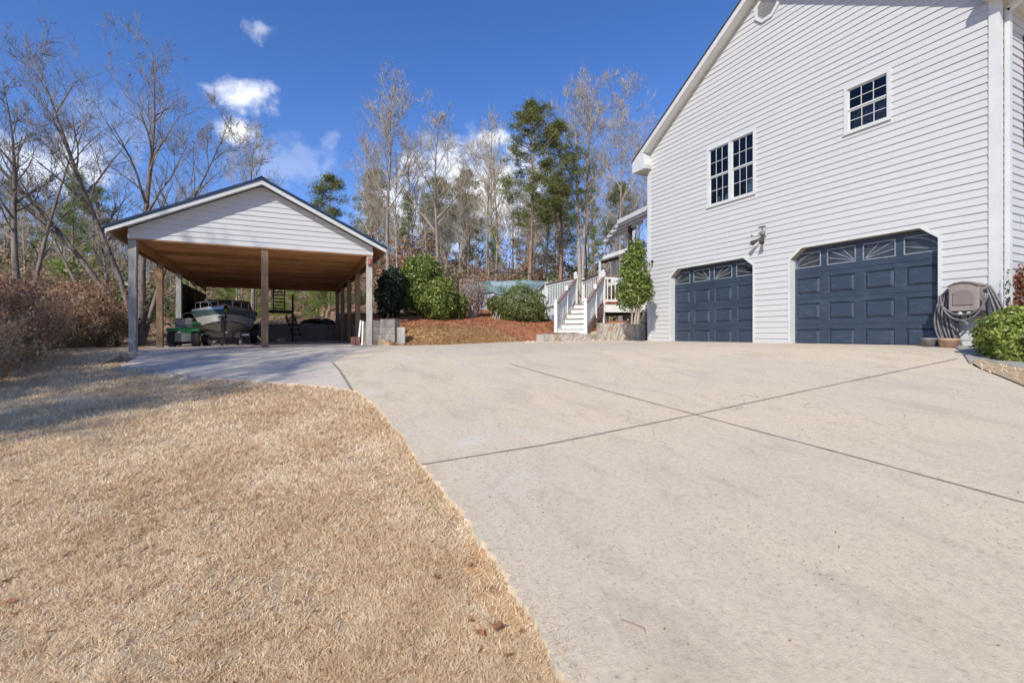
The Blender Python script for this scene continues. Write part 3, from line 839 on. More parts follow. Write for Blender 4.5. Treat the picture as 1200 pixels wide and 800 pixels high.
# hose: many hanging loops left and right of the box
hose = empty('garden_hose', (HX-.15, hy, gz), 'thick grey garden hose hanging in loops from the reel', 'garden hose')
r2 = random.Random(7); loops = MB()
for i in range(15):                               # left bundle, long, down to the pots
    lay = i % 3; f_ = i/14
    x0 = HX-.09-.035*lay; yo = hy+.21+.012*r2.uniform(-1, 1)+.006*i
    bul = .04+.12*f_; bot = gz+.03+.10*r2.random(); ye = hy+.05+.18*f_
    pts = [(x0, hy+.10, hz+.02), (x0, yo-.03, hz+.15+.01*lay)]
    for k in range(1, 13):
        t = k/12; z = hz+.15-(hz+.15-bot)*t
        pts.append((x0-.03*math.sin(t*3), yo*(1-t)+ye*t+bul*math.sin(t*math.pi*.85+.1), z))
    loops.tube(pts, .0145, 8)
for i in range(9):                                # right bundle
    yo = hy-.21-i*.008; x0 = HX-.09-.035*(i % 3); bot = gz+.30+.04*(i % 2)
    pts = [(x0, hy-.10, hz+.04)]
    for k in range(12):
        t = k/11; pts.append((x0-.02*math.sin(t*3), yo-(.12+.014*i)*math.sin(t*1.7), hz+.17-(hz+.17-bot)*t))
    loops.tube(pts, .0145, 8)
loops.build('hanging_loops', MT['hose'], hose, True)
fronts = MB()
for i in range(2):
    pts = []
    for k in range(17):
        t = k/16*math.pi; pts.append((HX-.33-.012*i, hy+(.30-.02*i)*math.cos(t), hz+.05-(.33+.09*i)*math.sin(t)))
    fronts.tube(pts, .014, 8)
fronts.tube([(HX-.35,hy+.02,hz-.37),(HX-.35,hy-.05,hz-.40),(HX-.36,hy-.08,hz-.45)], [.014,.024,.028], 10)
fronts.build('front_loops', MT['hose'], hose, True)
# coil of blue hose on the ground
m = MB()
for i in range(7):
    pts = []
    for k in range(29):
        t = k/28*2*math.pi; rr = .17+.012*r2.uniform(-1, 1)
        pts.append((HX-.22+rr*math.cos(t)*.8, hy-.28+rr*math.sin(t)*1.1, float(bh(HX-.3, hy-.2))+.075+i*.014+.01*math.sin(2*t+i)))
    m.tube(pts, .010, 7)
tag(m.build('coiled_hose', MT['hoseblue'], None, True), 'dark blue hose coiled on the ground beside the clay pot', 'garden hose')
def pot(x, y, r, h, mat, label):
    z = float(bh(x, y))+.046
    o = empty('flower_pot', (x, y, z), label, 'pot', 'pots under the hose reel')
    m = MB(); m.lathe((x, y, z), [(r*.8,0),(r,h*.75),(r*1.06,h*.78),(r*1.06,h),(r*.93,h),(r*.9,h*.8),(.01,h*.8)], 24); m.build('bowl', mat, o, True)
    m = MB(); m.lathe((x, y, z+h*.78), [(r*.88,0),(r*.6,.015),(.01,.02)], 16); m.build('soil', MT['soil'], o, True)
px, py = at(1096, 7.85); pot(HX-.25, 4.13, .105, .15, MT['potgrey'], 'small dark grey pot at the garage door corner')
pot(HX-.27, 3.85, .135, .15, MT['pot'], 'wide clay coloured pot beneath the hose reel')

# ------------------------------------------------------------------ carport
CY = 13.35; CB = CY+9.85; CXL, CXR = -3.26, 1.99; CM = (CXL+CXR)/2
SZ = E-.335                                 # slab top at the posts (approx)
CZ = E+2.20
cp = empty('carport', (CM, CY, SZ), 'open timber carport with white gable and dark metal roof', 'carport')
ys_p = [CY+.07+i*2.43 for i in range(5)]
def post(x, y, mat, w=.145, top=CZ, z0=None, label=None):
    m = MB(); zb = float(bh(x, y))+.02 if z0 is None else z0
    m.box(x-w/2, x+w/2, y-w/2, y+w/2, zb, top)
    o = m.build('post', mat, cp, bevel=.006)
    if label: o['label'] = label
    return o
for i, y in enumerate(ys_p):
    post(CXL, y, MT['postold'] if i in (0, 2) else MT['postwood'], label='weathered grey post' if i in (0, 2) else None)
    post(CXR, y, MT['postwhite'] if i == 0 else MT['postwood'], label='pale weathered front corner post' if i == 0 else None)
post(CM+.05, CY+.10, MT['postwood'], .16)
post(CM-.2, ys_p[4]+.0, MT['postwood'], .12) if False else None
# side beams, front and back beams, ceiling
m = MB()
for x in (CXL, CXR): 
    m.box(x-.09, x-.075, CY+.02, CB, CZ-.24, CZ); m.box(x+.075, x+.09, CY+.02, CB, CZ-.24, CZ)
m.box(CXL-.05, CXR+.05, CB-.04, CB, CZ-.20, CZ)
m.build('side_beams', MT['beamwood'], cp)
m = MB(); m.box(CXL-.08, CXR+.08, CY-.012, CY+.025, CZ-.03, CZ+.02); m.build('front_header', MT['beamwood'], cp)
ce = MB(); yy = CY+.03; i = 0
while yy < CB-.05:
    ce.box(CXL-.05, CXR+.05, yy, min(yy+.236, CB-.045), CZ+.002+.004*(i % 2), CZ+.03); yy += .24; i += 1
ce.build('ceiling', MT['ceilwood'], cp)
m = MB()
for yb in [CY+1.6, CY+3.9, CY+6.2, CY+8.4]: m.box(CXL+.1, CXR-.1, yb, yb+.04, CZ-.10, CZ+.001)
m.build('ceiling_joists', MT['beamwood'], cp)
# gables
CS = .485; CPK = E+3.80
def cg(z):
    w = max(.001, (CPK-.06-z)/CS)
    return (max(CXL-.08, CM-w), min(CXR+.08, CM+w))
for yy, out, fl_ in ((CY, -1, 1), (CB, 1, -1)):
    m = MB(); siding(m, ((0,yy,0),(1,0,0),(0,out,0)), 0, 0, dict(z=[CPK-.06-(CXR+.08-CM)*CS], f=cg), [], CZ+.005, CPK-.08, flip=fl_)
    m.build('gable_siding', MT['siding'], cp)
for xa_, xb_ in ((CXL-.085, CXL-.04), (CXR+.04, CXR+.085)):
    m = MB(); m.box(xa_, xb_, CY-.03, CY-.001, CZ-.01, CZ+.10); m.build('corner_trim', MT['white'], cp)
cr = MB(); cf = MB(); cs = MB(); OHC = .28
yf = CY-OHC; ybk = CB+OHC
for sg in (-1, 1):
    xe = CM+sg*(CXR-CM+.40); ze = CPK-abs(xe-CM)*CS
    cr.prism([(CM, yf-.03, CPK+.03), (xe+sg*.03, yf-.03, ze+.015), (xe+sg*.03, yf-.03, ze+.075), (CM, yf-.03, CPK+.09)], (0, ybk-yf+.06, 0))
    cf.prism([(CM, yf-.008, CPK-.075), (xe, yf-.008, ze-.075), (xe, yf-.008, ze+.013), (CM, yf-.008, CPK+.028)], (0, .022, 0))
    cf.prism([(xe, yf+.02, ze-.10), (xe+sg*.02, yf+.02, ze-.10), (xe+sg*.02, yf+.02, ze+.01), (xe, yf+.02, ze+.01)], (0, ybk-yf-.02, 0))
    cs.prism([(CM, yf+.016, CPK-.01), (xe-sg*.002, yf+.016, ze-.01), (xe-sg*.002, yf+.016, ze-.03), (CM, yf+.016, CPK-.03)], (0, OHC-.02, 0))
    # eave underside boards
    m = MB(); xw = CM+sg*(CXR-CM+.08)
    m.prism([(xw, yf+.02, CPK-abs(xw-CM)*CS-.035), (xe, yf+.02, ze-.035), (xe, yf+.02, ze-.05), (xw, yf+.02, CPK-abs(xw-CM)*CS-.05)], (0, ybk-yf-.04, 0))
    m.build('eave_boards', MT['beamwood'], cp)
for k in range(14):
    pass
croof = cr.build('roof', MT['metalroof'], cp)
m = MB()
for sg in (-1, 1):
    for k in range(22):
        y = yf+.02+k*.48
        m.obox((CM+sg*.05, y, CPK+.10-.05*CS), (CM+sg*(CXR-CM+.40), y, CPK+.088-(CXR-CM+.40)*CS), .03, .02)
m.build('roof_seams', MT['metalroof'], croof)
m = MB(); m.prism([(CM-.14, yf-.04, CPK+.075-.14*CS+.03), (CM, yf-.04, CPK+.125), (CM+.14, yf-.04, CPK+.075-.14*CS+.03), (CM, yf-.04, CPK+.095)], (0, ybk-yf+.08, 0)); m.build('ridge_cap', MT['metalroof'], croof)
cf.build('fascia', MT['white'], cp); cs.build('rake_soffit', MT['soffit'], cp)
# lamp on the right front post
m = MB(); m.lathe((CXR, CY-.06, E+2.0), [(.03,-.06),(.05,-.05),(.05,.05),(.03,.07)], 10); m.box(CXR-.045, CXR+.045, CY-.035, CY-.004, E+1.9, E+2.12)
tag(m.build('post_lamp', MT['copper']), 'small reddish lamp on the pale front post of the carport', 'lamp')
# dark screen between the left rear posts
m = MB()
y0s = ys_p[2]; y1s = ys_p[4]; nn = 40
top0, top1 = E+1.35, E+1.05
for i in range(nn):
    a = y0s+(y1s-y0s)*i/nn; b = y0s+(y1s-y0s)*(i+1)/nn
    xa = CXL+.02+.02*math.sin(i*1.1); xb = CXL+.02+.02*math.sin((i+1)*1.1)
    m.add([(xa,a,SZ+.02),(xb,b,SZ+.02),(xb,b,CZ-.5),(xa,a,CZ-.5),(xa+.03,a,SZ+.02),(xb+.03,b,SZ+.02),(xb+.03,b,CZ-.5),(xa+.03,a,CZ-.5)], [(0,1,2,3),(7,6,5,4),(3,2,6,7)])
tag(m.build('tarpaulin', MT['tarp']), 'black tarpaulin screen hung between the left carport posts', 'tarpaulin')

# block retaining walls around the right and back of the carport
def blockwall(name, pts, th, ztop, label, mat, zb=None, cat='retaining wall', grp=None):
    m = MB()
    for (a, b), (zt0, zt1) in zip(zip(pts[:-1], pts[1:]), zip(ztop[:-1], ztop[1:])):
        A = Vector((*a, 0)); B = Vector((*b, 0)); d = (B-A).normalized(); n = Vector((-d.y, d.x, 0))*th/2
        z0 = (SZ-.15) if zb is None else zb
        m.add([A-n+Vector((0,0,z0)), A+n+Vector((0,0,z0)), B+n+Vector((0,0,z0)), B-n+Vector((0,0,z0)), A-n+Vector((0,0,zt0)), A+n+Vector((0,0,zt0)), B+n+Vector((0,0,zt1)), B-n+Vector((0,0,zt1))],
              [(0,3,2,1),(4,5,6,7),(0,1,5,4),(1,2,6,5),(2,3,7,6),(3,0,4,7)])
    o = m.build(name, mat); tag(o, label, cat, grp); return o
blockwall('retaining_wall', [(2.19,13.20),(2.19,23.60)], .20, [E+.40, E+.42], 'grey block retaining wall along the right side of the carport', MT['block'])
blockwall('retaining_wall', [(2.30,23.70),(-1.3,23.70)], .20, [E+.47, E+.45], 'dark block retaining wall across the back of the carport', MT['block'])
blockwall('retaining_wall', [(2.31,13.14),(2.62,12.74)], .20, [E+.42, E+.42], 'short block wall end beside the carport corner post', MT['block'])
m = MB(); m.box(2.60,2.78,12.48,12.66,SZ-.15,E+.20)
tag(m.build('block_pillar', MT['postwhite']), 'short pale timber post at the foot of the straw bank', 'post')

# ------------------------------------------------------------------ boat on trailer
bx, by = at(264, 15.0); 
bz = float(bh(bx, by))+.05
boat = empty('motor_boat', (bx, by, bz), 'pale motor boat with teal stripe parked under the carport', 'boat')
bdir = Vector((-.12, 1, 0)).normalized(); br = Vector((bdir.y, -bdir.x, 0))
def bp(s, u, z): # s along length from bow backwards, u to right, z up
    p = Vector((bx, by, bz))+bdir*s+br*u; return (p.x, p.y, bz+z)
LB = 5.4
stations = [-.55, -.3, .05, .5, 1.1, 1.9, 2.9, 4.0, 4.9]
def bw(s):   # half beam at the sheer
    t = (s+.55)/LB; return max(.03, 1.02*(1-(1-min(1, t*2.1))**2.4))
def sections(s):
    w = bw(s); t = max(0, min(1, (s+.55)/2.8))
    zk_ = .62*(1-t)**1.8+.30; zc = .78-.28*t; zs = 1.20-.06*t
    wc = w*(.55+.33*t)
    if s < -.5: wc = .02; 
    return [(0, zk_), (wc*.5, zk_+(zc-zk_)*.42), (wc, zc), (wc+(w-wc)*.6, zc+(zs-zc)*.5), (w, zs-.11), (w+.035, zs-.06), (w+.01, zs)]
hull = MB(); band = MB(); deckm = MB(); rub = MB()
for sg in (1, -1):
    for i in range(len(stations)-1):
        A = sections(stations[i]); B = sections(stations[i+1])
        for k in range(6):
            tgt = hull if k not in (3,) else band
            if k == 4: tgt = rub if False else band
            if k == 5: tgt = rub
            v = [bp(stations[i], sg*A[k][0], A[k][1]), bp(stations[i+1], sg*B[k][0], B[k][1]), bp(stations[i+1], sg*B[k+1][0], B[k+1][1]), bp(stations[i], sg*A[k+1][0], A[k+1][1])]
            tgt.add(v, [(0,1,2,3) if sg < 0 else (3,2,1,0)])
        # foredeck / gunwale
        c0 = A[6][0]; c1 = B[6][0]
        cam0 = 1.20+.10*min(1, c0); cam1 = 1.20+.10*min(1, c1)
        deckm.add([bp(stations[i], 0, cam0+.06), bp(stations[i+1], 0, cam1+.08), bp(stations[i+1], sg*c1, B[6][1]), bp(stations[i], sg*c0, A[6][1])], [(0,1,2,3)])
S = sections(stations[-1])
hull.add([bp(4.9, -u, z) for u, z in S]+[bp(4.9, u, z) for u, z in S[::-1]], [tuple(range(14))])
hull.build('hull', MT['hull'], boat, True); band.build('side_band', MT['teal'], boat, True); rub.build('rub_rail', MT['chrome'], boat); deckm.build('deck', MT['hull'], boat, True)
m = MB(); 
for sg in (1, -1):
    m.tube([bp(s, sg*(sections(s)[2][0]+.012), sections(s)[2][1]) for s in stations[1:]], .018, 6)
m.build('chine_stripe', MT['black'], boat)
# numbers on the bow
for k, hgt in enumerate([1, 0, 1, 1, 1, 0, 1, 1]):
    if hgt:
        m = MB(); sv = .35+k*.13; sec = sections(sv); u = sec[3][0]+(sec[4][0]-sec[3][0])*.55+.008; z = sec[3][1]+(sec[4][1]-sec[3][1])*.55
        m.obox(bp(sv, u, z-.04), bp(sv, u, z+.04), .05, .01, br); m.build('registration_mark', MT['white'], boat)
# windscreen
ws = MB(); wf = MB()
wp = [(-.88, 2.35), (-.62, 1.75), (-.22, 1.5), (.22, 1.5), (.62, 1.75), (.88, 2.35), (.90, 3.2)]
wp = [(-.90, 3.2)]+wp
for (u0, s0), (u1, s1) in zip(wp[:-1], wp[1:]):
    b0 = bp(s0, u0, 1.26); b1 = bp(s1, u1, 1.26); t0 = bp(s0+.22, u0*.92, 1.56); t1 = bp(s1+.22, u1*.92, 1.56)
    ws.add([b0, b1, t1, t0], [(0,1,2,3)]); wf.tube([t0, t1], .014, 6); wf.tube([b0, t0], .013, 6)
ws.build('windscreen', MT['boatglass'], boat); wf.build('windscreen_frame', MT['chrome'], boat)
m = MB(); m.prism([bp(2.9,-.85,1.25),bp(2.9,.85,1.25),bp(2.9,.8,1.48),bp(2.9,-.8,1.48)], tuple(bdir*1.6)); m.build('cockpit_cover', MT['boatglass'], boat)
m = MB(); rl = [bp(s, -.9*bw(s), 1.36+.02*s) for s in (-.25,.2,.7,1.3)]; 
for sg in (1,-1):
    rl = [bp(s, sg*.88*bw(s), 1.27+.12) for s in (-.3,.1,.6,1.2)]
    m.tube(rl, .013, 6)
    for s in (-.3,.1,.6,1.2): m.tube([bp(s, sg*.88*bw(s), 1.16), bp(s, sg*.88*bw(s), 1.39)], .010, 6)
m.build('bow_rail', MT['chrome'], boat)
# trailer
tr = empty('boat_trailer', (bx, by, bz), 'dark boat trailer with tongue jack under the boat', 'trailer')
m = MB()
m.obox(bp(-1.1, 0, .38), bp(.6, 0, .36), .09, .10); m.obox(bp(.3, -.1, .34), bp(2.2, -.75, .34), .07, .09); m.obox(bp(.3, .1, .34), bp(2.2, .75, .34), .07, .09)
m.obox(bp(2.2, -.75, .34), bp(4.6, -.75, .34), .07, .09); m.obox(bp(2.2, .75, .34), bp(4.6, .75, .34), .07, .09)
for s in (1.4, 2.6, 3.6, 4.5): m.obox(bp(s, -.74, .33), bp(s, .74, .33), .06, .07)
m.obox(bp(1.9,-.45,.40), bp(4.6,-.45,.46), .1, .05); m.obox(bp(1.9,.45,.40), bp(4.6,.45,.46), .1, .05)
m.build('frame', MT['chrome'], tr)
m = MB(); m.obox(bp(-.55,0,.4), bp(-.45,0,1.0), .07, .09, bdir); m.obox(bp(-.47,0,.95), bp(-.40,0,1.02), .16, .10); m.build('winch_post', MT['black'], tr)
m = MB(); m.tube([bp(-.47,0,1.02), bp(-.47,0,1.14)], .03, 8); m.build('winch_strap', MT['yellow'], tr)
m = MB(); m.tube([bp(-1.0,-.1,.10), bp(-1.0,-.1,.78)], .035, 10); m.tube([bp(-1.0,-.1,.78), bp(-1.0,-.2,.80)], .012, 6); m.obox(bp(-1.0,-.16,.80),bp(-1.0,-.04,.80),.09,.05); m.build('jack', MT['black'], tr)
m = MB()
w0 = bp(-1.0,-.1,.10)
def wheel(mb, c, ax, r, w, n=20):
    ax = Vector(ax).normalized(); c = Vector(c)
    mb.tube([c-ax*w/2, c-ax*w*.42, c+ax*w*.42, c+ax*w/2], [r*.86, r, r, r*.86], n)
wheel(m, w0, br, .10, .07); m.build('jack_wheel', MT['rubber'], tr, False)
for sg in (-1, 1):
    m = MB(); wheel(m, bp(3.0, sg*.98, .31), br, .31, .2); t = m.build('wheel', MT['rubber'], tr)
    m = MB(); wheel(m, bp(3.0, sg*1.0, .31), br, .17, .19); m.build('rim', MT['chrome'], t)
    m = MB(); pts = []
    for k in range(9):
        a = math.pi*k/8; pts.append(bp(3.0-.42*math.cos(a), sg*.98, .34+.40*math.sin(a)))
    for p, q in zip(pts[:-1], pts[1:]): m.obox(p, q, .26, .02)
    m.build('mudguard', MT['black'], tr)
# small white wheeled cart beside the tongue, seen as light wheel
px, py_ = at(281, 14.0); zz = float(bh(px, py_))+.05
ct = empty('hand_cart', (px, py_, zz), 'low dark wheeled cart in front of the boat', 'cart')
m = MB(); m.box(px-.85, px+.0, py_+.25, py_+.65, zz+.22, zz+.38); m.box(px-.8,px-.05,py_+.3,py_+.6,zz+.16,zz+.22); m.build('tray', MT['pole'], ct, bevel=.02)
for dx in (-.02, -.82):
    m = MB(); wheel(m, (px+dx, py_+.45, zz+.12), (1,0,0), .12, .06); t = m.build('wheel', MT['seatgrey'], ct)
    m = MB(); wheel(m, (px+dx, py_+.45, zz+.12), (1,0,0), .07, .07); m.build('rim', MT['white'], t)
m = MB(); m.tube([(px-.4,py_+.2,zz+.05),(px-.42,py_+.05,zz+.5),(px-.44,py_+.02,zz+.85)], .03, 8); m.tube([(px-.56,py_+.02,zz+.85),(px-.32,py_+.02,zz+.85)], .025, 8); m.build('handle', MT['black'], ct)

# ------------------------------------------------------------------ ride-on mower (rear view)
mx, my = at(214, 13.3); mz = float(bh(mx, my))+.05
mw = empty('riding_mower', (mx, my, mz), 'green riding mower with grey seat parked beside the boat', 'riding mower')
def q(x, y, z): return (mx+x, my+y, mz+z)
for sg in (-1, 1):
    m = MB(); wheel(m, q(sg*.29, .25, .24), (1,0,0), .24, .20, 22); t = m.build('rear_wheel', MT['rubber'], mw)
    m = MB(); wheel(m, q(sg*.31, .25, .24), (1,0,0), .12, .17, 16); m.build('rim', MT['yellow'], t)
    m = MB(); wheel(m, q(sg*.36, 1.45, .18), (1,0,0), .18, .15, 18); t = m.build('front_wheel', MT['rubber'], mw)
    m = MB(); wheel(m, q(sg*.37, 1.45, .18), (1,0,0), .09, .14, 12); m.build('rim', MT['yellow'], t)
m = MB(); m.box(mx-.41,mx+.41,my+.02,my+.62,mz+.47,mz+.53); m.box(mx-.40,mx+.40,my+.0,my+.05,mz+.43,mz+.50)
m.build('fender_deck', MT['green'], mw, bevel=.02)
m = MB(); m.box(mx-.22,mx+.22,my+.9,my+1.6,mz+.35,mz+.74); m.build('bonnet', MT['green'], mw, bevel=.05)
m = MB(); m.box(mx-.2,mx+.2,my+.05,my+.12,mz+.14,mz+.40); m.build('rear_plate', MT['seatgrey'], mw, bevel=.01)
m = MB(); m.box(mx-.24,mx+.24,my+.15,my+.6,mz+.54,mz+.62); m.box(mx-.22,mx+.22,my+.12,my+.2,mz+.60,mz+.82); m.build('seat', MT['seatgrey'], mw, bevel=.04)
m = MB(); m.box(mx-.15,mx+.15,my+.1,my+1.5,mz+.22,mz+.36); m.box(mx-.5,mx+.5,my+.65,my+1.2,mz+.12,mz+.24); m.build('chassis', MT['black'], mw, bevel=.01)
m = MB(); m.tube([q(0,.95,.72), q(0,.85,.88)], .02, 8)
pts = [q(.16*math.cos(a/14*2*math.pi), .83+.05*math.sin(a/14*2*math.pi), .88+.12*math.sin(a/14*2*math.pi)) for a in range(15)]
m.tube(pts, .013, 6); m.build('steering_wheel', MT['black'], mw)

# ------------------------------------------------------------------ things at the back of the carport
# workbench frame with upright, ladder, leaning rack, tarp heap, rocks
X0, Y0 = at(313, 20.2); X1, Y1 = at(343, 20.2)
yb = (Y0+Y1)/2
wbz = float(bh(X0, yb))
wb = empty('storage_rack', (X0, yb, wbz), 'dark timber rack with a high shelf behind the centre post', 'rack')
shz = E+(HY-365)/F*20.2
m = MB(); m.box(X0-.1, X1+.05, yb, yb+.6, shz-.05, shz+.06); m.build('shelf', MT['pole'], wb)
for xx in (X0, X1):
    m = MB(); m.box(xx-.04, xx+.04, yb, yb+.08, wbz+.02, shz-.05); m.build('leg', MT['pole'], wb)
m = MB(); m.box(X1-.04, X1+.04, yb-.01, yb+.07, shz+.06, E+(HY-345)/F*20.2); m.build('upright', MT['pole'], wb)
lx, ly = at(327, 20.4)
ld = empty('ladder', (lx, yb+.3, shz+.06), 'aluminium ladder standing on the high shelf', 'ladder')
for sg in (-1, 1):
    m = MB(); m.obox((lx+sg*.22, yb+.25, shz+.061), (lx+sg*.22, yb+.45, CZ-.12), .04, .07); m.build('side_rail', MT['pole'], ld)
for k in range(7):
    m = MB(); t = (k+.5)/7; z = shz+.06+(CZ-.15-shz)*t
    m.obox((lx-.2, yb+.25+.2*t, z), (lx+.2, yb+.25+.2*t, z), .045, .045); m.build('rung', MT['pole'], ld)
# leaning slatted pallet
ax_, ay_ = at(350, 20.6)
pl = empty('pallet', (ax_, ay_, wbz), 'dark slatted pallet leaning beside the rack', 'pallet')
ang = .42
for sg in (-1, 1):
    m = MB(); m.obox((ax_-.05+sg*.16, ay_, wbz+.25), (ax_-.35+sg*.16, ay_+.1, E+.82), .05, .08); m.build('side_rail', MT['pole'], pl)
for k in range(9):
    m = MB(); t = (k+.5)/9; c_ = Vector((ax_-.05-.3*t, ay_+.1*t-.04, wbz+.25+(E+.82-wbz-.25)*t)); m.obox(c_-Vector((.2,0,.03)), c_+Vector((.2,0,-.03)), .02, .06); m.build('slat', MT['pole'] if k % 2 else MT['postold'], pl)
hx_, hy_ = at(373, 22.6)
m = MB(); rr = random.Random(3)
for k in range(16):
    c0 = (hx_+rr.uniform(-.5,.5), 23.7+rr.uniform(-.08,.08), E+.5+rr.uniform(0,.16))
    m.tube([(c0[0]-.35,c0[1],c0[2]),(c0[0],c0[1],c0[2]+.05),(c0[0]+.35,c0[1],c0[2]-.01)], [.03,.075,.03], 7)
tag(m.build('log_pile', MT['pole']), 'pile of dark sticks lying on the back retaining wall', 'wood pile')
def rock(cx, cy, cz, r, label, mat='rock', seed=0, sq=.6, name='rock', cat='rock', grp=None):
    bm = bmesh.new(); bmesh.ops.create_icosphere(bm, subdivisions=2, radius=r)
    q_ = random.Random(seed)
    for v in bm.verts: v.co *= q_.uniform(.8, 1.15); v.co.z *= sq; v.co += Vector((cx, cy, cz))
    me = bpy.data.meshes.new(name); bm.to_mesh(me); bm.free(); me.materials.append(MT[mat])
    o = bpy.data.objects.new(name, me); COL.objects.link(o); tag(o, label, cat, grp); return o
rx, ry = at(328, 19.6); rock(rx, ry, float(bh(rx, ry))+.12, .19, 'pale boulder on the slab near the centre carport post', seed=5)
m = MB()
for k in range(3):
    for j in range(2): m.box(1.50+.0+j*.115, 1.60+j*.115, 13.22, 13.42, SZ+.05+k*.075, SZ+.12+k*.075)
tag(m.build('brick_stack', MT['brick']), 'small stack of red bricks beside the pale carport post', 'bricks')
m = MB(); m.tube([(1.84,13.7,SZ+.03),(1.90,13.95,E+.38)], .03, 8); m.tube([(1.74,13.75,SZ+.03),(1.84,13.98,E+.40)], .03, 8)
tag(m.build('white_pipes', MT['white']), 'pair of white pipes leaning by the carport corner post', 'pipes')

# stone edging at the near-left rim of the slab
rr = random.Random(12)
ep = [G(142+(242-142)*k/17, 432.5+(447.5-432.5)*k/17) for k in range(18)]
for k, p in enumerate(ep[:-1]):
    rock(p[0], p[1]-.05, float(bh(*p))-.03, rr.uniform(.10,.14), 'rough grey edging stone along the rim of the concrete apron', 'curb', k, .75, 'edging_stone', 'edging stone', 'edging stones along the apron rim')

# ------------------------------------------------------------------ stair wall, stairs, deck
Wl = [(6.95,12.28),(8.3,12.08),(9.0,11.97),(10.12,11.80)]
def roughwall(name, a, b, th, z0, z1a, z1b, label, mat):
    m = MB(); n = 26; rr = random.Random(2)
    A = Vector(a); B = Vector(b); d = (B-A).normalized(); nn = Vector((-d.y, d.x))
    rows = 5
    for side in (0,):
        grid = []
        for i in range(n+1):
            t = i/n; p = A+(B-A)*t; zt = z1a+(z1b-z1a)*t+rr.uniform(-.012,.012)
            col = []
            for k in range(rows+1):
                z = z0+(zt-z0)*k/rows; o = rr.uniform(-.018,.018)
                col.append((p.x-nn.x*(th/2+o), p.y-nn.y*(th/2+o), z))
            col.append((p.x+nn.x*th/2, p.y+nn.y*th/2, zt)); col.append((p.x+nn.x*th/2, p.y+nn.y*th/2, z0))
            grid.append(col)
        o = len(m.v)
        for c_ in grid: m.v += c_
        L = rows+3
        for i in range(n):
            for k in range(L-1): m.f.append((o+i*L+k, o+(i+1)*L+k, o+(i+1)*L+k+1, o+i*L+k+1))
        m.f.append(tuple(o+k for k in range(L))); m.f.append(tuple(o+n*L+k for k in range(L))[::-1])
    ob = m.build(name, mat); tag(ob, label, 'retaining wall'); return ob
roughwall('retaining_wall', Wl[0], Wl[2], .26, E-.45, E+.02, E+.04, 'low concrete retaining wall in front of the deck stairs', MT['stonewall'])
roughwall('retaining_wall', (8.75,12.02), (10.30,11.78), .30, E-.45, E+.36, E+.37, 'taller rough retaining wall against the house corner', MT['stonewall'])
m = MB(); m.prism([(6.75,12.42,E-.2),(7.3,12.25,E-.2),(8.6,12.1,E-.2),(8.9,12.9,E-.2),(7.2,13.3,E-.2)], (0,0,.2)); tag(m.build('stair_pad', MT['curb']), kind='structure')
m = MB(); zz=E+.0; m.prism([(7.45,12.34,zz+.004),(7.95,12.26,zz+.004),(8.0,12.5,zz+.004),(7.5,12.58,zz+.004)], (0,0,.012)); tag(m.build('door_mat', MT['tarp']), 'dark mat lying before the bottom stair', 'mat')

# stairs
st0 = Vector((*at(669.5, 14.75), E+.0)); sdir_c = Vector((.50, .866)); sd = Vector((*cam2w(*sdir_c), 0)).normalized(); sr = Vector((sd.y, -sd.x, 0))
NS = 6; RUN = .27; RS = 1.06/NS; SW = .92
stairs = empty('deck_stairs', tuple(st0), 'white wooden stairs with railings leading up to the deck', 'stairs')
def sp(s, u, z): p = st0+sd*s+sr*u; return (p.x, p.y, st0.z+z)
for k in range(NS):
    m = MB(); m.obox(sp(k*RUN+.01, -SW/2, RS*(k+.5)), sp(k*RUN+.01, SW/2, RS*(k+.5)), .02, RS-.03); m.build('riser', MT['deckwhite'], stairs)
    m = MB(); m.obox(sp(k*RUN+.13, -SW/2-.02, RS*(k+1)-.015), sp(k*RUN+.13, SW/2+.02, RS*(k+1)-.015), RUN+.03, .03); m.build('tread', MT['deckwhite'] if k == 0 else MT['deckfloor'], stairs)
for sg in (-1, 1):
    m = MB(); u = sg*(SW/2+.045)
    m.prism([sp(.0, u, 0), sp(.0, u, RS+.04), sp(NS*RUN, u, NS*RS+.04), sp(NS*RUN, u, NS*RS-.28), sp(.28, u, 0)], tuple(sr*.03)); m.build('stringer', MT['deckwhite'] if sg < 0 else MT['deckrail'], stairs)
    for s, z0, hh in ((-.05, 0, 1.06), (NS*RUN*.52, RS*3, 1.06), (NS*RUN, RS*NS-.9, 1.98)):
        m = MB(); m.obox(sp(s, u, z0-.0), sp(s, u, z0+hh), .095, .095, sd); m.obox(sp(s, u, z0+hh), sp(s, u, z0+hh+.03), .125, .125, sd); m.obox(sp(s,u,z0+hh+.03),sp(s,u,z0+hh+.07),.06,.06,sd); m.build('newel_post', MT['deckwhite'], stairs)
    m = MB(); 
    m.obox(sp(-.02, u, .98), sp(NS*RUN, u, .98+NS*RS-.06), .10, .045); m.build('hand_rail', MT['deckrail'], stairs)
    m = MB(); m.obox(sp(0, u, .90), sp(NS*RUN, u, .90+NS*RS-.06), .04, .06); m.obox(sp(0, u, .27), sp(NS*RUN, u, .27+NS*RS-.06), .04, .06); m.build('lower_rail', MT['deckwhite'], stairs)
    for k in range(13):
        s = .06+k*(NS*RUN-.1)/12.5; zb_ = .27+s/RUN*RS*.97
        if abs(s-NS*RUN*.52) < .06: continue
        m = MB(); m.obox(sp(s, u, zb_), sp(s, u, zb_+.64), .035, .035, sd); m.build('baluster', MT['deckwhite'], stairs)
# deck
DZ = st0.z+1.06
deck = empty('deck', (8.6, 14.6, DZ), 'raised white railed deck behind the house', 'deck')
tl = Vector(sp(NS*RUN, -SW/2-.045, 0)); trr = Vector(sp(NS*RUN, SW/2+.045, 0))
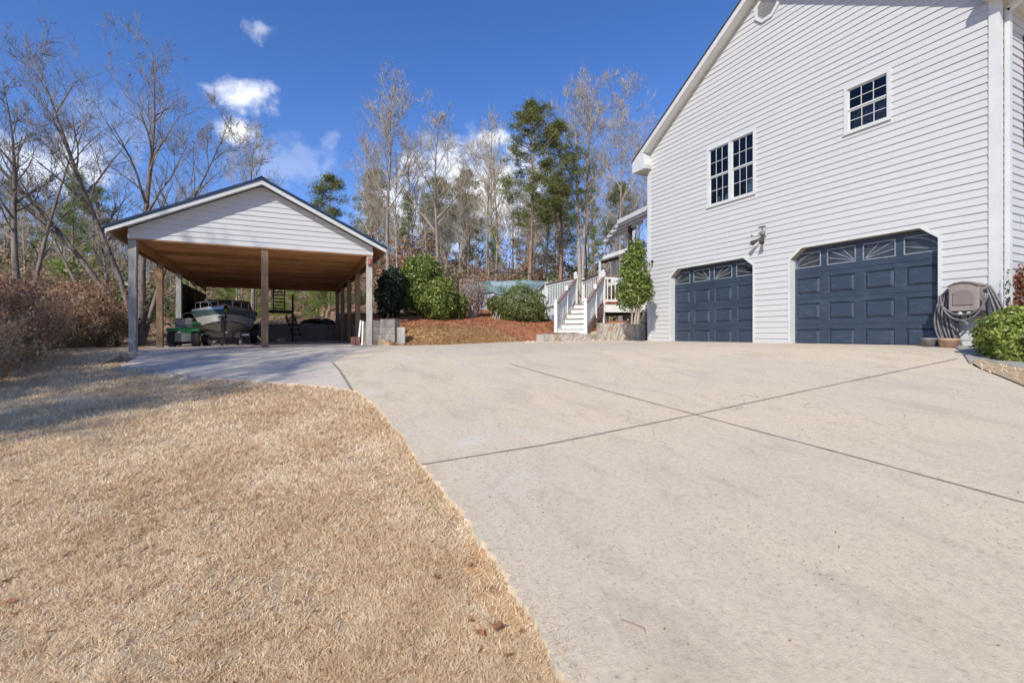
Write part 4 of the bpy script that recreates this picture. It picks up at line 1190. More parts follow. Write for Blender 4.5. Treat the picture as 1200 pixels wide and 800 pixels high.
# outline of the deck
o1 = Vector((*at(640, 18.6), 0)); o0 = Vector((*at(632, 21.0), 0))
hp = Vector((HX+1.4, HY1+1.3, 0))
outline = [Vector((o0.x, o0.y, 0)), Vector((o1.x, o1.y, 0)), Vector((tl.x, tl.y, 0)), Vector((trr.x, trr.y, 0)), Vector((HX+.9, trr.y-.55, 0)), Vector((HX+6, trr.y-.55, 0)), Vector((HX+6, 21, 0))]
m = MB(); m.prism([(p.x, p.y, DZ-.04) for p in outline], (0,0,.035)); m.build('deck_floor', MT['deckfloor'], deck)
m = MB()
for a, b in zip(outline[:-2], outline[1:-1]):
    m.obox((a.x, a.y, DZ-.17), (b.x, b.y, DZ-.17), .035, .25)
m.build('rim_board', MT['deckwhite'], deck)
def railing(a, b, zb=DZ, posts=True, n=None, h=.95, cap='deckrail'):
    a = Vector(a); b = Vector(b); L = (b-a).length; d = (b-a).normalized()
    n = n or int(L/.13)
    m = MB(); m.obox((a.x,a.y,zb+h), (b.x,b.y,zb+h), .12, .035); m.build('hand_rail', MT[cap], deck)
    m = MB(); m.obox((a.x,a.y,zb+h-.07), (b.x,b.y,zb+h-.07), .04, .08); m.build('upper_rail', MT['deckwhite'], deck)
    m = MB(); m.obox((a.x,a.y,zb+.10), (b.x,b.y,zb+.10), .04, .07); m.build('lower_rail', MT['deckwhite'], deck)
    for k in range(1, n):
        p = a+(b-a)*k/n; m = MB(); m.obox((p.x,p.y,zb+.12), (p.x,p.y,zb+h-.10), .030, .030, (d.x,d.y,0)); m.build('baluster', MT['deckwhite'], deck)
    if posts:
        for p in (a, b):
            m = MB(); m.obox((p.x,p.y,zb-.28), (p.x,p.y,zb+h+.05), .10, .10, (d.x,d.y,0)); m.obox((p.x,p.y,zb+h+.05),(p.x,p.y,zb+h+.09),.13,.13,(d.x,d.y,0)); m.build('rail_post', MT['deckwhite'], deck)
railing(outline[0].to_2d(), outline[1].to_2d(), n=8)
railing(outline[1].to_2d(), outline[2].to_2d(), n=17)
railing(outline[3].to_2d(), outline[4].to_2d(), n=11)
# second run of railings of the upper flight behind
bA = Vector(at(683, 19.5)); bB = Vector(at(703, 17.2))
railing(bA, bB, n=9, zb=DZ+.25)
bC = Vector(at(718, 18.5)); bD = Vector(at(764, 16.5)); railing(bC, bD, n=14, zb=DZ+1.0)
m = MB(); m.obox((bC.x,bC.y,DZ+.92),(bD.x,bD.y,DZ+.92),.5,.12); m.build('upper_landing', MT['deckwhite'], deck)
for p in outline[:5]+[Vector((HX+1.5, 13.6, 0))]:
    m = MB(); m.box(p.x-.06, p.x+.06, p.y+.02, p.y+.14, tz(p.x, p.y)-.1, DZ-.05); m.build('support_post', MT['deckwhite'], deck)
# covers over the deck
pc = empty('patio_cover', (*at(745, 17.2), E+4.0), 'white patio cover attached behind the house corner', 'patio cover')
A = Vector(at(724, 19.0, 261)); B = Vector(at(772, 15.6, 238)); 
m = MB()
A2 = A; B2 = Vector((B.x, B.y, B.z))
back = Vector((.43*3.2, .9*3.2, -.15))
m.prism([A, B2, B2+back, A+back], (0,0,.04)); m.obox(A+Vector((0,0,.02)), B2+Vector((0,0,.02)), .06, .16); m.build('roof_panel', MT['deckwhite'], pc)
for k in range(4):
    m = MB(); t=(k+.5)/4; m.obox(A+back*t+Vector((0,0,-.06)), B2+back*t+Vector((0,0,-.06)), .05, .10); m.build('rafter', MT['soffit'], pc)
for px_, Zp, mt in ((738.5, 18.6, 'pole'), (741.5, 19.6, 'deckwhite')):
    p = at(px_, Zp); m = MB(); m.box(p[0]-.06, p[0]+.06, p[1]-.06, p[1]+.06, DZ, E+4.5); m.build('post', MT[mt], pc)
sh = empty('stair_canopy', (*at(722, 17.6), E+2.8), 'small white canopy over the upper deck stairs', 'canopy')
A = Vector(at(707, 18.0, 303)); B = Vector(at(735, 16.6, 294)); back = Vector((.43*1.4, .9*1.4, .03))
m = MB(); m.prism([A, B, B+back, A+back], (0,0,.05)); m.obox(A+Vector((0,0,.03)), B+Vector((0,0,.03)), .05, .14); m.build('roof_panel', MT['deckwhite'], sh)
m = MB(); m.obox(A+back+Vector((0,0,-.04)), B+back+Vector((0,0,-.04)), .05, .08); m.build('rafter', MT['pole'], sh)
for pt in (A+back*.5, B+back*.5):
    m = MB(); m.obox((pt.x,pt.y,DZ), (pt.x,pt.y,pt.z-.01), .07, .07, (1,0,0)); m.build('post', MT['deckwhite'], sh)
# orange planter on the deck
p = at(717, 17.0); m = MB(); m.lathe((p[0], p[1], DZ+.0), [(.17,0),(.22,.10),(.25,.20),(.25,.24),(.22,.24),(.2,.18),(.01,.18)], 18)
tag(m.build('planter', MT['orange'], None, True), 'orange bowl planter at the edge of the deck', 'planter')

# ------------------------------------------------------------------ pool behind the shrubs
pxc, pyc = at(607, 27.0)
pz = tz(pxc, pyc)
pr = 3.1; ptop = E+(HY-330)/F*24.0
pool = empty('above_ground_pool', (pxc, pyc, pz), 'above ground pool with rumpled teal cover behind the shrubs', 'pool')
m = MB(); m.lathe((pxc, pyc, 0), [(pr, pz-.6), (pr, ptop-.42), (pr, ptop-.1)], 40); m.build('pool_wall', MT['poolwall'], pool)
m = MB(); n = 64; rr = random.Random(9); rings = [(pr+.10, -.55), (pr+.14, -.30), (pr+.16, 0.0), (pr+.02, .06), (pr*.7, -.05), (.01, -.08)]
for i, (r_, z_) in enumerate(rings):
    for k in range(n):
        t = 2*math.pi*k/n; w_ = .03*math.sin(t*9)+.02*math.sin(t*23+1)+rr.uniform(-.03,.03)
        m.v.append((pxc+(r_+w_*.5)*math.cos(t), pyc+(r_+w_*.5)*math.sin(t), ptop+z_+(w_*2.2 if i in (0,) else w_*.5)))
for i in range(len(rings)-1):
    for k in range(n): m.f.append((i*n+k, i*n+(k+1) % n, (i+1)*n+(k+1) % n, (i+1)*n+k))
m.build('pool_cover', MT['covert'], pool, True)
gt = empty('pool_rail', (*at(598, 24), ptop), 'thin dark metal rail rising behind the pool cover', 'rail')
m = MB(); L = [at(x_, 24.3, y_) for x_, y_ in ((577,332),(578,320),(590,319),(612,320),(622,321),(628,333))]
m.tube(L, .028, 8)
for x_ in (596, 621): m.tube([at(x_, 24.3, 320), at(x_, 24.3, 336)], .022, 6)
m.build('bars', MT['pole'], gt)

# ------------------------------------------------------------------ vegetation generators
def rand_dir(rr):
    z = rr.uniform(-1, 1); t = rr.uniform(0, 2*math.pi); s = math.sqrt(1-z*z); return Vector((s*math.cos(t), s*math.sin(t), z))
def bare_tree(name, label, seed, H, r0, matT='bark', lean=(0,0), fork=.45, spread=.55, nb=16, leafs=0, leafmat=None, trunks=None, group='bare trees in the wood', minr=.0075, depth=3, twigmat='twig'):
    rr = random.Random(seed)
    root = empty(name, (0,0,0), label, 'tree', group)
    tm = MB(); cm = MB(); lv = []
    def grow(p, d, L, r, dep, mb, n):
        seg = 5 if dep > 1 else (4 if dep == 1 else 3)
        pts = [p.copy()]; rs = [r]; q_ = p.copy(); dd = d.copy()
        for i in range(seg):
            dd = (dd + rand_dir(rr)*.17 + Vector((0,0,.07 if dep else .03))).normalized()
            q_ = q_+dd*(L/seg); pts.append(q_.copy()); rs.append(max(minr*.7, r*(1-.8*(i+1)/seg)))
        mb.tube(pts, rs, n, False)
        if dep > 0:
            k = {3: rr.randint(4,6), 2: rr.randint(4,5), 1: rr.randint(4,6)}.get(dep, 5)
            for j in range(k):
                t = rr.uniform(.22, 1); i = min(seg-1, int(t*seg)); f_ = t*seg-i
                bp_ = pts[i].lerp(pts[i+1], f_); rb = max(minr, (rs[i]+(rs[i+1]-rs[i])*f_)*rr.uniform(.5,.75))
                dl = (pts[i+1]-pts[i]).normalized(); sd_ = rand_dir(rr); sd_ = (sd_-dl*sd_.dot(dl)).normalized()
                nd = (dl*rr.uniform(.6,1.0)+sd_*rr.uniform(.5,.9)+Vector((0,0,.15))).normalized()
                grow(bp_, nd, L*rr.uniform(.38,.62), rb, dep-1, cm, 4 if dep > 2 else 3)
        elif leafs and rr.random() < leafs:
            for _ in range(3): lv.append(pts[rr.randint(1, len(pts)-1)])
    specs = trunks or [(lean[0], lean[1], H, r0)]
    for (lx_, ly_, Ht, rt) in specs:
        pts = []; rs = []; S_ = 14; w1_ = rr.uniform(0,6); w2_ = rr.uniform(0,6)
        for i in range(S_+1):
            t = i/S_
            pts.append(Vector((lx_*Ht*t**1.2+.012*Ht*math.sin(t*7+w1_)*t, ly_*Ht*t**1.2+.012*Ht*math.sin(t*6+w2_)*t, -.15+Ht*t)))
            rs.append(max(.012, rt*(1-t)**.8*(1+.5*math.exp(-t*22))))
        tm.tube(pts, rs, 9, False)
        for j in range(nb):
            t = fork+(1-fork)*((j+rr.random())/nb)**.9*.97; i = min(S_-1, int(t*S_)); bp_ = pts[i].lerp(pts[i+1], t*S_-i)
            az = rr.uniform(0, 2*math.pi); up = rr.uniform(.55, 1.15)+.5*t
            d = Vector((math.cos(az)*spread*1.5, math.sin(az)*spread*1.5, up)).normalized()
            L = Ht*(.085+.20*(1-t)/(1-fork))*rr.uniform(.7,1.2)
            rl_ = rs[i]*rr.uniform(.42,.68)
            grow(bp_, d, L, max(.014, rl_), depth, cm, 5)
    t_ = tm.build('trunk', MT[matT], root, True)
    c_ = cm.build('crown', MT[twigmat], root)
    if lv:
        V = []
        for p in lv:
            a = rand_dir(rr)*.05; b = rand_dir(rr)*.035; V += [p-a, p+b, p+a, p-b]
        np_mesh('dead_leaves', [tuple(v) for v in V], 4, MT[leafmat or 'brownleaf'], root)
    return root
def pine(name, label, seed, H, r0, crown0=.45, R=2.2, mat='needle', group='pines in the wood', clumps=150, nd=46, size=.16, cone=False):
    rr = random.Random(seed); rg = np.random.default_rng(seed)
    root = empty(name, (0,0,0), label, 'tree', group)
    tm = MB(); pts = []; rs = []
    for i in range(13):
        t = i/12; pts.append(Vector((.01*H*math.sin(t*5+seed), .01*H*math.cos(t*4+seed)-.01*H*math.cos(seed), -.15+H*t))); rs.append(max(.015, r0*(1-t)**.8))
    tm.tube(pts, rs, 9, False)
    bm_ = MB(); C = []
    nbr = clumps//3
    for j in range(nbr):
        t = crown0+(1-crown0)*(j+rr.random())/nbr; t = min(.995, t); i = min(11, int(t*12)); p = pts[i].lerp(pts[i+1], t*12-i)
        az = rr.uniform(0, 2*math.pi)
        u = (t-crown0)/(1-crown0)
        prof = (1-u)**.9+.05 if cone else (math.sin(math.pi*min(1, .2+u*.8))**.7)
        L = R*prof*rr.uniform(.55,1.1)
        d = Vector((math.cos(az), math.sin(az), rr.uniform(.0,.45)+.3*u))
        q_ = p+d*L; mid = p+d*L*.55+Vector((0,0,-.06*L))
        bm_.tube([p, mid, q_], [.03*r0/.12,.018,.006], 4, False)
        for k in range(3):
            f_ = rr.uniform(.5, 1.05); C.append(p.lerp(q_, f_)+rand_dir(rr)*L*.16)
    for _ in range(4): C.append(pts[-1]+rand_dir(rr)*.15)
    C = np.array([tuple(c) for c in C])
    n = len(C); cen = np.repeat(C, nd, 0); N_ = len(cen)
    sz = np.repeat(rg.uniform(.7, 1.4, n), nd)*size*1.6
    d = rg.normal(size=(N_,3)); d[:,2] = d[:,2]*.6+.25; d /= np.linalg.norm(d, axis=1, keepdims=True)
    o = rg.normal(size=(N_,3))*sz[:,None]*np.array([.66,.66,.34])
    side = np.cross(d, rg.normal(size=(N_,3))); side /= np.linalg.norm(side, axis=1, keepdims=True)
    ln = size*1.1*rg.uniform(.6,1.2,(N_,1)); wd = size*.11
    V = np.stack([cen+o-side*wd, cen+o+side*wd, cen+o+d*ln], 1).reshape(-1, 3)
    tm.build('trunk', MT['barkpine'], root, True)
    cr_ = np_mesh('crown', V, 3, MT[mat], root)
    bm_.build('branches', MT['twig'], root)
    return root
def leaf_cloud(rg, n, blobs, leaf=.05, shell=.35, flat=.0, aspect=.55):
    """leaf quads spread near the surface of several ellipsoids"""
    vol = np.array([b[3]*b[4]+b[3]*b[5] for b in blobs]); pr_ = vol/vol.sum()
    k = rg.choice(len(blobs), n, p=pr_); B = np.array(blobs)[k]
    d = rg.normal(size=(n,3)); d /= np.linalg.norm(d, axis=1, keepdims=True)
    lump = 1+.13*np.sin(d[:,0]*6+B[:,0]*5)*np.sin(d[:,1]*7+1)+.10*np.sin(d[:,2]*9+d[:,0]*6)+np.where(rg.random(n) < .07, rg.uniform(.03,.16,n), 0)
    rad = (1-shell*rg.random(n)**1.6)*lump
    c = B[:,:3]+d*B[:,3:6]*rad[:,None]
    nn = d+rg.normal(size=(n,3))*.75; nn /= np.linalg.norm(nn, axis=1, keepdims=True)
    a = np.cross(nn, rg.normal(size=(n,3))); a /= np.linalg.norm(a, axis=1, keepdims=True); b = np.cross(nn, a)
    s = leaf*rg.uniform(.6,1.25,(n,1))
    cv = nn*s*.12
    return np.stack([c-a*s, c-b*s*aspect+cv, c+a*s, c+b*s*aspect+cv], 1).reshape(-1, 3)
def shrub(name, label, cat, x, y, blobs, n, mat, leaf=.045, stems=5, seed=0, z=None, group=None, stemmat='twig', shell=.4, aspect=.55):
    z = tz(x, y) if z is None else z
    root = empty(name, (x, y, z), label, cat, group)
    rg = np.random.default_rng(seed)
    bl = [(x+b[0], y+b[1], z+b[2], b[3], b[4], b[5]) for b in blobs]
    V = leaf_cloud(rg, n, bl, leaf, shell, aspect=aspect)
    np_mesh('foliage', V, 4, MT[mat], root)
    m = MB(); rr = random.Random(seed)
    for k in range(stems):
        b = rr.choice(bl); e = Vector(b[:3])+rand_dir(rr)*min(b[3:6])*.7; s0 = Vector((x+rr.uniform(-.12,.12), y+rr.uniform(-.12,.12), z-.05))
        m.tube([s0, s0.lerp(e, .5)+rand_dir(rr)*.08, e], [.028,.02,.006], 6, False)
    m.build('stems', MT[stemmat], root)
    return root

# ------------------------------------------------------------------ shrubs of the bed
def bpos(px, Z): 
    x, y = at(px, Z); return x, y
def zoff(y_, Z): return E+(HY-y_)/F*Z
x, y = at(457, 15.6)
shrub('evergreen_shrub', 'very dark evergreen shrub just right of the carport', 'shrub', x, y, [(0,0,.75,.48,.5,.75),(.1,0,1.25,.42,.45,.45)], 6500, 'shrubdark', .05, seed=1)
x, y = at(494, 16.4)
shrub('evergreen_shrub', 'tallest bushy green shrub on the mulch bed', 'shrub', x, y, [(-.1,.1,.95,.72,.7,.9),(.05,0,1.6,.70,.65,.55),(.2,-.1,.6,.5,.5,.6)], 14000, 'shrubgreen', .05, seed=2)
x, y = at(514, 15.2)
shrub('evergreen_shrub', 'rounded yellow green shrub in front of the tallest one', 'shrub', x, y, [(0,0,.62,.55,.5,.62),(.05,0,1.0,.45,.45,.4),(.35,.15,.65,.3,.35,.5)], 10000, 'shrubgreen', .042, seed=3)
x, y = at(537, 15.8)
shrub('evergreen_shrub', 'small shrub between the yellow green one and the dry hydrangea', 'shrub', x, y, [(0,0,.50,.34,.34,.38),(.02,.1,.3,.3,.3,.3)], 5200, 'shrubgreen', .036, seed=4)
x, y = at(554, 16.6)
shrub('hydrangea', 'leafless pale hydrangea with dry flower heads', 'shrub', x, y, [(0,0,.95,.5,.5,.55),(.1,0,.6,.35,.35,.4)], 3000, 'paletwig', .035, stems=34, seed=5, stemmat='barkpale')
x, y = at(581, 16.3)
shrub('evergreen_shrub', 'little shrub with pale stems left of the big round bush', 'shrub', x, y, [(0,0,.56,.34,.34,.27),(.1,0,.36,.26,.28,.2)], 4200, 'shrubolive', .034, stems=12, seed=6, stemmat='barkpale')
x, y = at(611, 16.4)
shrub('round_bush', 'large clipped round green bush beside the deck stairs', 'shrub', x, y, [(0,0,.56,.84,.80,.70),(.1,0,.3,.8,.75,.45)], 15000, 'shrubolive', .034, seed=7, shell=.25, z=tz(x,y)-.02)
x, y = at(744, 13.5)
shrub('holly_tree', 'upright evergreen shrub with several stems at the house corner', 'shrub', x, y, [(0,0,1.6,.48,.42,.70),(-.12,.05,1.05,.46,.38,.48),(.24,-.08,1.2,.32,.3,.42),(.10,0,2.3,.25,.25,.42),(-.16,0,2.0,.26,.25,.4)], 9000, 'shrubgreen', .045, shell=.8, stems=0, seed=8, z=E+.10)
m = MB(); rr = random.Random(5)
for k in range(8):
    a = rr.uniform(0, 6.28); m.tube([(x+.1*math.cos(a), y+.1*math.sin(a), E+.3), (x+.13*math.cos(a+.5), y+.13*math.sin(a+.5), E+.75), (x+.2*math.cos(a+1), y+.2*math.sin(a+1), E+1.3)], [.035,.03,.02], 7, False)
hs = m.build('stems', MT['barkpale'], bpy.data.objects['holly_tree'], True)
# boxwood at the right edge
x, y = at(1192, 6.35)
shrub('boxwood_bush', 'bright green boxwood bush at the front corner of the house', 'shrub', x, y, [(.03,0,.34,.45,.42,.38),(.38,-.25,.36,.5,.45,.40)], 17000, 'boxwood', .028, seed=9, z=float(bh(x,y))+.02, shell=.25)
x, y = at(1212, 7.5)
shrub('nandina', 'red leaved nandina rising behind the boxwood', 'shrub', x, y, [(0,0,1.15,.24,.24,.28),(-.02,0,.8,.22,.24,.28)], 1500, 'redleaf', .035, stems=8, seed=10, z=float(bh(x,y)))
x, y = at(1181, 7.18)
shrub('vine', 'thin vine climbing the white corner board', 'vine', x, y, [(0,0,.75,.03,.03,.40)], 110, 'shrubdark', .022, stems=2, seed=11, z=float(bh(x,y))+.1)
# rocks in the mulch
x, y = at(652-.0, 14.2); 
for k, (px_, Z_, r_) in enumerate([(619, 13.2, .085), (625, 13.25, .07)]):
    x, y = at(px_, Z_); rock(x, y, tz(x, y)+.05, r_, ['pale yellow stone in the mulch below the round bush','smaller pale stone touching the yellow one in the mulch'][k], 'rock', k+20)
for k, (px_, Z_, r_) in enumerate([(694, 14.5, .12), (704, 14.4, .10), (712,14.6,.09)]):
    x, y = at(px_, Z_); rock(x, y, tz(x, y)+.04, r_, 'pale flat rock at the right foot of the deck stairs', 'rock', k+30, .4, grp='flat rocks right of the stairs')
# mulch bits scattered over the bed (stuff)
rg = np.random.default_rng(3)
def scatter(n, xr, yr_, size, mat, name, inside, off=.05, tilt=.35, aspect=.3, hf=terr, wtf=None):
    X = rg.uniform(*xr, n); Y = rg.uniform(*yr_, n); ok = inside(X, Y); X = X[ok]; Y = Y[ok]; n = len(X)
    Z = hf(X, Y)+off
    c = np.stack([X, Y, Z], 1)
    nn = rg.normal(size=(n,3))*tilt; nn[:,2] += 1; nn /= np.linalg.norm(nn, axis=1, keepdims=True)
    a = np.cross(nn, rg.normal(size=(n,3))); a /= np.linalg.norm(a, axis=1, keepdims=True); b = np.cross(nn, a)
    s = size*rg.uniform(.5,1.5,(n,1)); 
    V = np.stack([c-a*s, c-b*s*aspect, c+a*s+nn*s*.3, c+b*s*aspect], 1).reshape(-1, 3)
    o = np_mesh(name, V, 4, MT[mat]); tag(o, kind='stuff'); return o
o = scatter(26000, (2.45, 10.0), (12.4, 18), .035, 'mulch_bit', 'mulch', lambda X, Y: (Y > edge_y(X)+np.interp(X, [2.4,5.8,6.4,7.2],[1.0,.9,.15,.1])) & ~((X > 6.7) & (X < 8.6) & (Y < 13.3)) & (Y > wall_y(X)+.2), .035, .6)
tag(o, 'red bark mulch chips covering the bed', 'mulch')

# dormant grass blades
def poly_inside(X, Y, poly):
    inside = np.zeros(len(X), bool); n = len(poly); j = n-1
    for i in range(n):
        xi, yi = poly[i]; xj, yj = poly[j]
        c_ = ((yi > Y) != (yj > Y)) & (X < (xj-xi)*(Y-yi)/(yj-yi+1e-12)+xi)
        inside ^= c_; j = i
    return inside
NB = 620000
u = rg.random(NB); Zc = 1.35*(15/1.35)**(u**1.15)
pxr = rg.uniform(-60, 700, NB)
Xc = (pxr-CX)/F*Zc
X = Xc*cT+Zc*sT; Y = -Xc*sT+Zc*cT
jx = rg.normal(size=NB)*.026; jy = rg.normal(size=NB)*.026
ok = ~poly_inside(X+jx, Y+jy, drive_poly) & ~poly_inside(X+jx, Y+jy, slab_poly) & (X > -11) & ((Y < 11.4) | (X < -3.3)) & (Y < 18)
X = X[ok]; Y = Y[ok]; Zc = Zc[ok]; n = len(X)
thin = np.ones(n, bool)
def vnoise(X, Y, sc_, seed):
    g = np.random.default_rng(seed).random((256, 256)); x = X/sc_; y = Y/sc_; xi = np.floor(x).astype(int); yi = np.floor(y).astype(int)
    fx = x-xi; fy = y-yi; fx = fx*fx*(3-2*fx); fy = fy*fy*(3-2*fy); a_ = lambda i, j: g[(xi+i) % 256, (yi+j) % 256]
    return (a_(0,0)*(1-fx)+a_(1,0)*fx)*(1-fy)+(a_(0,1)*(1-fx)+a_(1,1)*fx)*fy
cl = .5*vnoise(X, Y, .05, 1)+.3*vnoise(X, Y, .13, 2)+.2*vnoise(X, Y, .6, 3)
kp = rg.random(len(X)) < np.clip((cl-.27)*5.5, .15, 1)
wp_ = [G(538,640), G(560,640), G(592,688), G(618,724), G(612,752), G(588,740), G(556,702), G(545,668)]
kp &= ~(poly_inside(X+.06*(vnoise(X, Y, .1, 11)-.5), Y+.06*(vnoise(X, Y, .1, 12)-.5), wp_) & (rg.random(len(X)) < .72))
X = X[kp]; Y = Y[kp]; Zc = Zc[kp]; cl = cl[kp]; n = len(X)
Zg = terr(X, Y)
hgt = (.020+.005*np.clip(Zc-2, 0, 5))*rg.uniform(.5,1.4,n)*(.45+1.2*cl)
wdt = .0022+.0016*np.clip(Zc-1.4, 0, 9)
az = rg.uniform(0, 2*np.pi, n); side = np.stack([np.cos(az), np.sin(az), np.zeros(n)], 1)
lean = rg.normal(size=(n,3))*np.array([1,1,0])*hgt[:,None]*.9
c = np.stack([X, Y, Zg-.002], 1)
V = np.stack([c-side*wdt[:,None], c+side*wdt[:,None], c+lean+np.stack([np.zeros(n), np.zeros(n), hgt], 1)], 1).reshape(-1, 3)
gr = np_mesh('grass', V, 3, MT['grassblade']); tag(gr, 'short straw coloured dormant grass of the lawn', 'grass', kind='stuff')

NP_ = 9000
Xp = rg.uniform(6, 14.5, NP_); Yp = rg.uniform(0, 4, NP_)
pp_ = [(walk[2][0]+.02,walk[2][1]-.02)]+walk[3:]+[(14.5,.2),(14,2.0),G(1215,441),(walk[2][0]+.35,walk[2][1]+.02)]
okp = poly_inside(Xp+rg.normal(size=NP_)*.03, Yp+rg.normal(size=NP_)*.03, pp_); Xp = Xp[okp]; Yp = Yp[okp]; n_ = len(Xp)
cp_ = np.stack([Xp, Yp, bh(Xp, Yp)+.06], 1); azp = rg.uniform(0, 6.28, n_); sp2 = np.stack([np.cos(azp), np.sin(azp), np.zeros(n_)], 1)*.007
hp_ = rg.uniform(.02,.055,(n_,1)); lp_ = rg.normal(size=(n_,3))*hp_*.9; lp_[:,2] = hp_[:,0]
o = np_mesh('patch_grass', np.stack([cp_-sp2, cp_+sp2, cp_+lp_], 1).reshape(-1, 3), 3, MT['grassblade']); tag(o, 'dry grass of the small patch below the boxwood', 'grass', kind='stuff')
NBk = 16000
Xb = rg.uniform(2.4, 6.4, NBk); Yb = rg.uniform(11.9, 13.5, NBk)
okb = poly_inside(Xb, Yb, [(2.38,12.5),(3.0,12.22),(3.7,12.02),(5.2,12.32),(6.4,12.55),(6.2,13.0),(5.6,13.35),(4.0,13.25),(2.44,13.45)])
Xb = Xb[okb]; Yb = Yb[okb]; nb_ = len(Xb); cb = np.stack([Xb, Yb, terr(Xb, Yb)+.02], 1); azb = rg.uniform(0, 6.28, nb_)
sb = np.stack([np.cos(azb), np.sin(azb), np.zeros(nb_)], 1)*.012; hb = rg.uniform(.02,.07,(nb_,1)); lb = rg.normal(size=(nb_,3))*hb*.9; lb[:,2] = hb[:,0]
Vb = np.stack([cb-sb, cb+sb, cb+lb], 1).reshape(-1, 3)
o = np_mesh('bank_grass', Vb, 3, MT['bankblade']); tag(o, 'dry grass tufts on the low straw bank', 'grass', kind='stuff')
# fallen leaves and a twig
lf = []
def leaf_obj(px, py, s, seed, label, hf=base_h, off=.03, mat='orangeleaf'):
    x, y = G(px, py); rr = random.Random(seed); m = MB()
    n = 9; z = float(base_h(x, y))+E+off
    a0 = rr.uniform(0, 6.28)
    for k in range(n):
        t = a0+2*math.pi*k/n; r = s*(1 if k % 2 else .5); m.v.append((x+r*math.cos(t), y+r*math.sin(t)*.8, z+rr.uniform(-.2,.45)*s))
    m.v.append((x, y, z)); m.f += [(k, (k+1) % n, n) for k in range(n)]
    return tag(m.build('fallen_leaf', MT[mat]), label, 'leaf', 'fallen leaves on the lawn')
for i, (a, b, s, L) in enumerate([(584,742,.045,'large russet leaf in the grass near the driveway edge'),(551,668,.03,'curled brown leaf higher up in the worn grass strip'),(512,682,.028,'dark curled leaf alone in the lawn left of the worn strip'),
        (563,748,.03,'brown leaf just left of the large russet leaf'),(594,775,.022,'small leaf below the large russet leaf'),(18,568,.03,'pale brown leaf by the left side of the lawn'),(552,735,.024,'tiny russet leaf left of the brown leaf'),(455,625,.02,'small leaf in the middle of the lawn'),(10,712,.035,'brown leaf in the lower left of the lawn')]):
    leaf_obj(a, b, s, i, L)
o = scatter(2600, (-2, 9), (.5, 11), .007, 'brownleaf', 'debris', lambda X, Y: poly_inside(X, Y, drive_poly) & (rg.random(len(X)) < .25+.75*(np.abs(vnoise(X, Y, .9, 8)) > .6)), .052, .5, .5, hf=bh)
tag(o, 'tiny leaf crumbs lying on the concrete', 'debris')
le = np.array(lawn_edge); kk_ = rg.integers(0, len(le), 900)
Xe = le[kk_, 0]+np.abs(rg.normal(size=900))*.07; Ye = le[kk_, 1]+rg.normal(size=900)*.06
ce_ = np.stack([Xe, Ye, bh(Xe, Ye)+.051], 1); ae = rg.normal(size=(900,3))*np.array([1,1,.1]); ae /= np.linalg.norm(ae, axis=1, keepdims=True); be = np.cross(ae, [0,0,1.])
Ve = np.stack([ce_-ae*.018, ce_-be*.0012, ce_+ae*.018, ce_+be*.0012], 1).reshape(-1, 3)
o = np_mesh('grass_clippings', Ve, 4, MT['grassblade']); tag(o, 'loose dry grass clippings along the edge of the driveway', 'clippings', kind='stuff')
o = scatter(1500, (-7, 2), (.5, 11), .016, 'brownleaf', 'leaf_crumbs', lambda X, Y: ~poly_inside(X, Y, drive_poly) & ~poly_inside(X, Y, slab_poly), .016, .8, .6)
tag(o, 'scattered leaf crumbs in the dry lawn', 'leaf litter')
p = [G(728,741), G(740,745), G(755,752), G(756,757)]
m = MB(); m.tube([(a, b, float(bh(a, b))+.056) for a, b in p], [.0022,.0028,.003,.002], 6)
tag(m.build('twig', MT['twigred'], None, True), 'thin curved twig lying on the concrete', 'twig')

sheet('worn_soil', densify(wp_+[wp_[0]], 4, .02)[:-1], .004, MT['wornsoil'], step=.1, jit=.004)
# leaf litter in the woods
o = scatter(60000, (-26, 10), (9, 42), .06, 'tanleaf', 'leaf_litter', lambda X, Y: ((X < -6.0) | (Y > 24) | ((X > 2.3) & (Y > 19))) , .02, .5, .6)
tag(o, 'brown leaf litter on the woodland floor', 'leaf litter')

# ------------------------------------------------------------------ trees
def place(t, px, Z, rot=0, s=1., label=None, group=None):
    x, y = at(px, Z); t.location = (x, y, tz(x, y)-.05); t.rotation_euler = (0,0,rot); t.scale = (s,s,s)
    if label: t['label'] = label
    if group is not None: t['group'] = group
    return t
def solo(t):
    if 'group' in t: del t['group']
    return t
# individually shaped trees of the photo
place(solo(bare_tree('bare_tree', 'dark bare tree with a forked trunk at the far left', 11, 9.2, .13, trunks=[(-.05,.0,9.0,.12),(.16,.05,8.0,.09)], nb=18, fork=.38, spread=.7, minr=.0045, leafs=.01, matT='barkdark', twigmat='twigdark')), 26, 15.5, 0)
place(solo(bare_tree('bare_tree', 'large bare tree with sweeping limbs behind the left carport eave', 23, 11.8, .22, trunks=[(-.66,.0,9.8,.11),(-.32,.05,11.0,.12),(.04,-.02,11.2,.14),(.30,.03,9.6,.09)], nb=18, fork=.34, spread=.7, minr=.0045, leafs=.008, matT='barkdark', twigmat='twigdark')), 165, 17.5, 0)
place(solo(bare_tree('bare_tree', 'slender bare tree whose top shows above the carport ridge', 31, 11.0, .12, nb=14, fork=.5, spread=.4)), 296, 27, 0)
place(solo(bare_tree('bare_tree', 'bare tree with russet leaf remnants standing right of the carport', 41, 13.4, .15, nb=20, fork=.46, leafs=.03, leafmat='brownleaf')), 455, 28, 0)
place(solo(bare_tree('bare_tree', 'wide crowned bare tree in front of the right hand cloud', 43, 12.3, .14, nb=18, fork=.40, spread=.7)), 512, 29, 0)
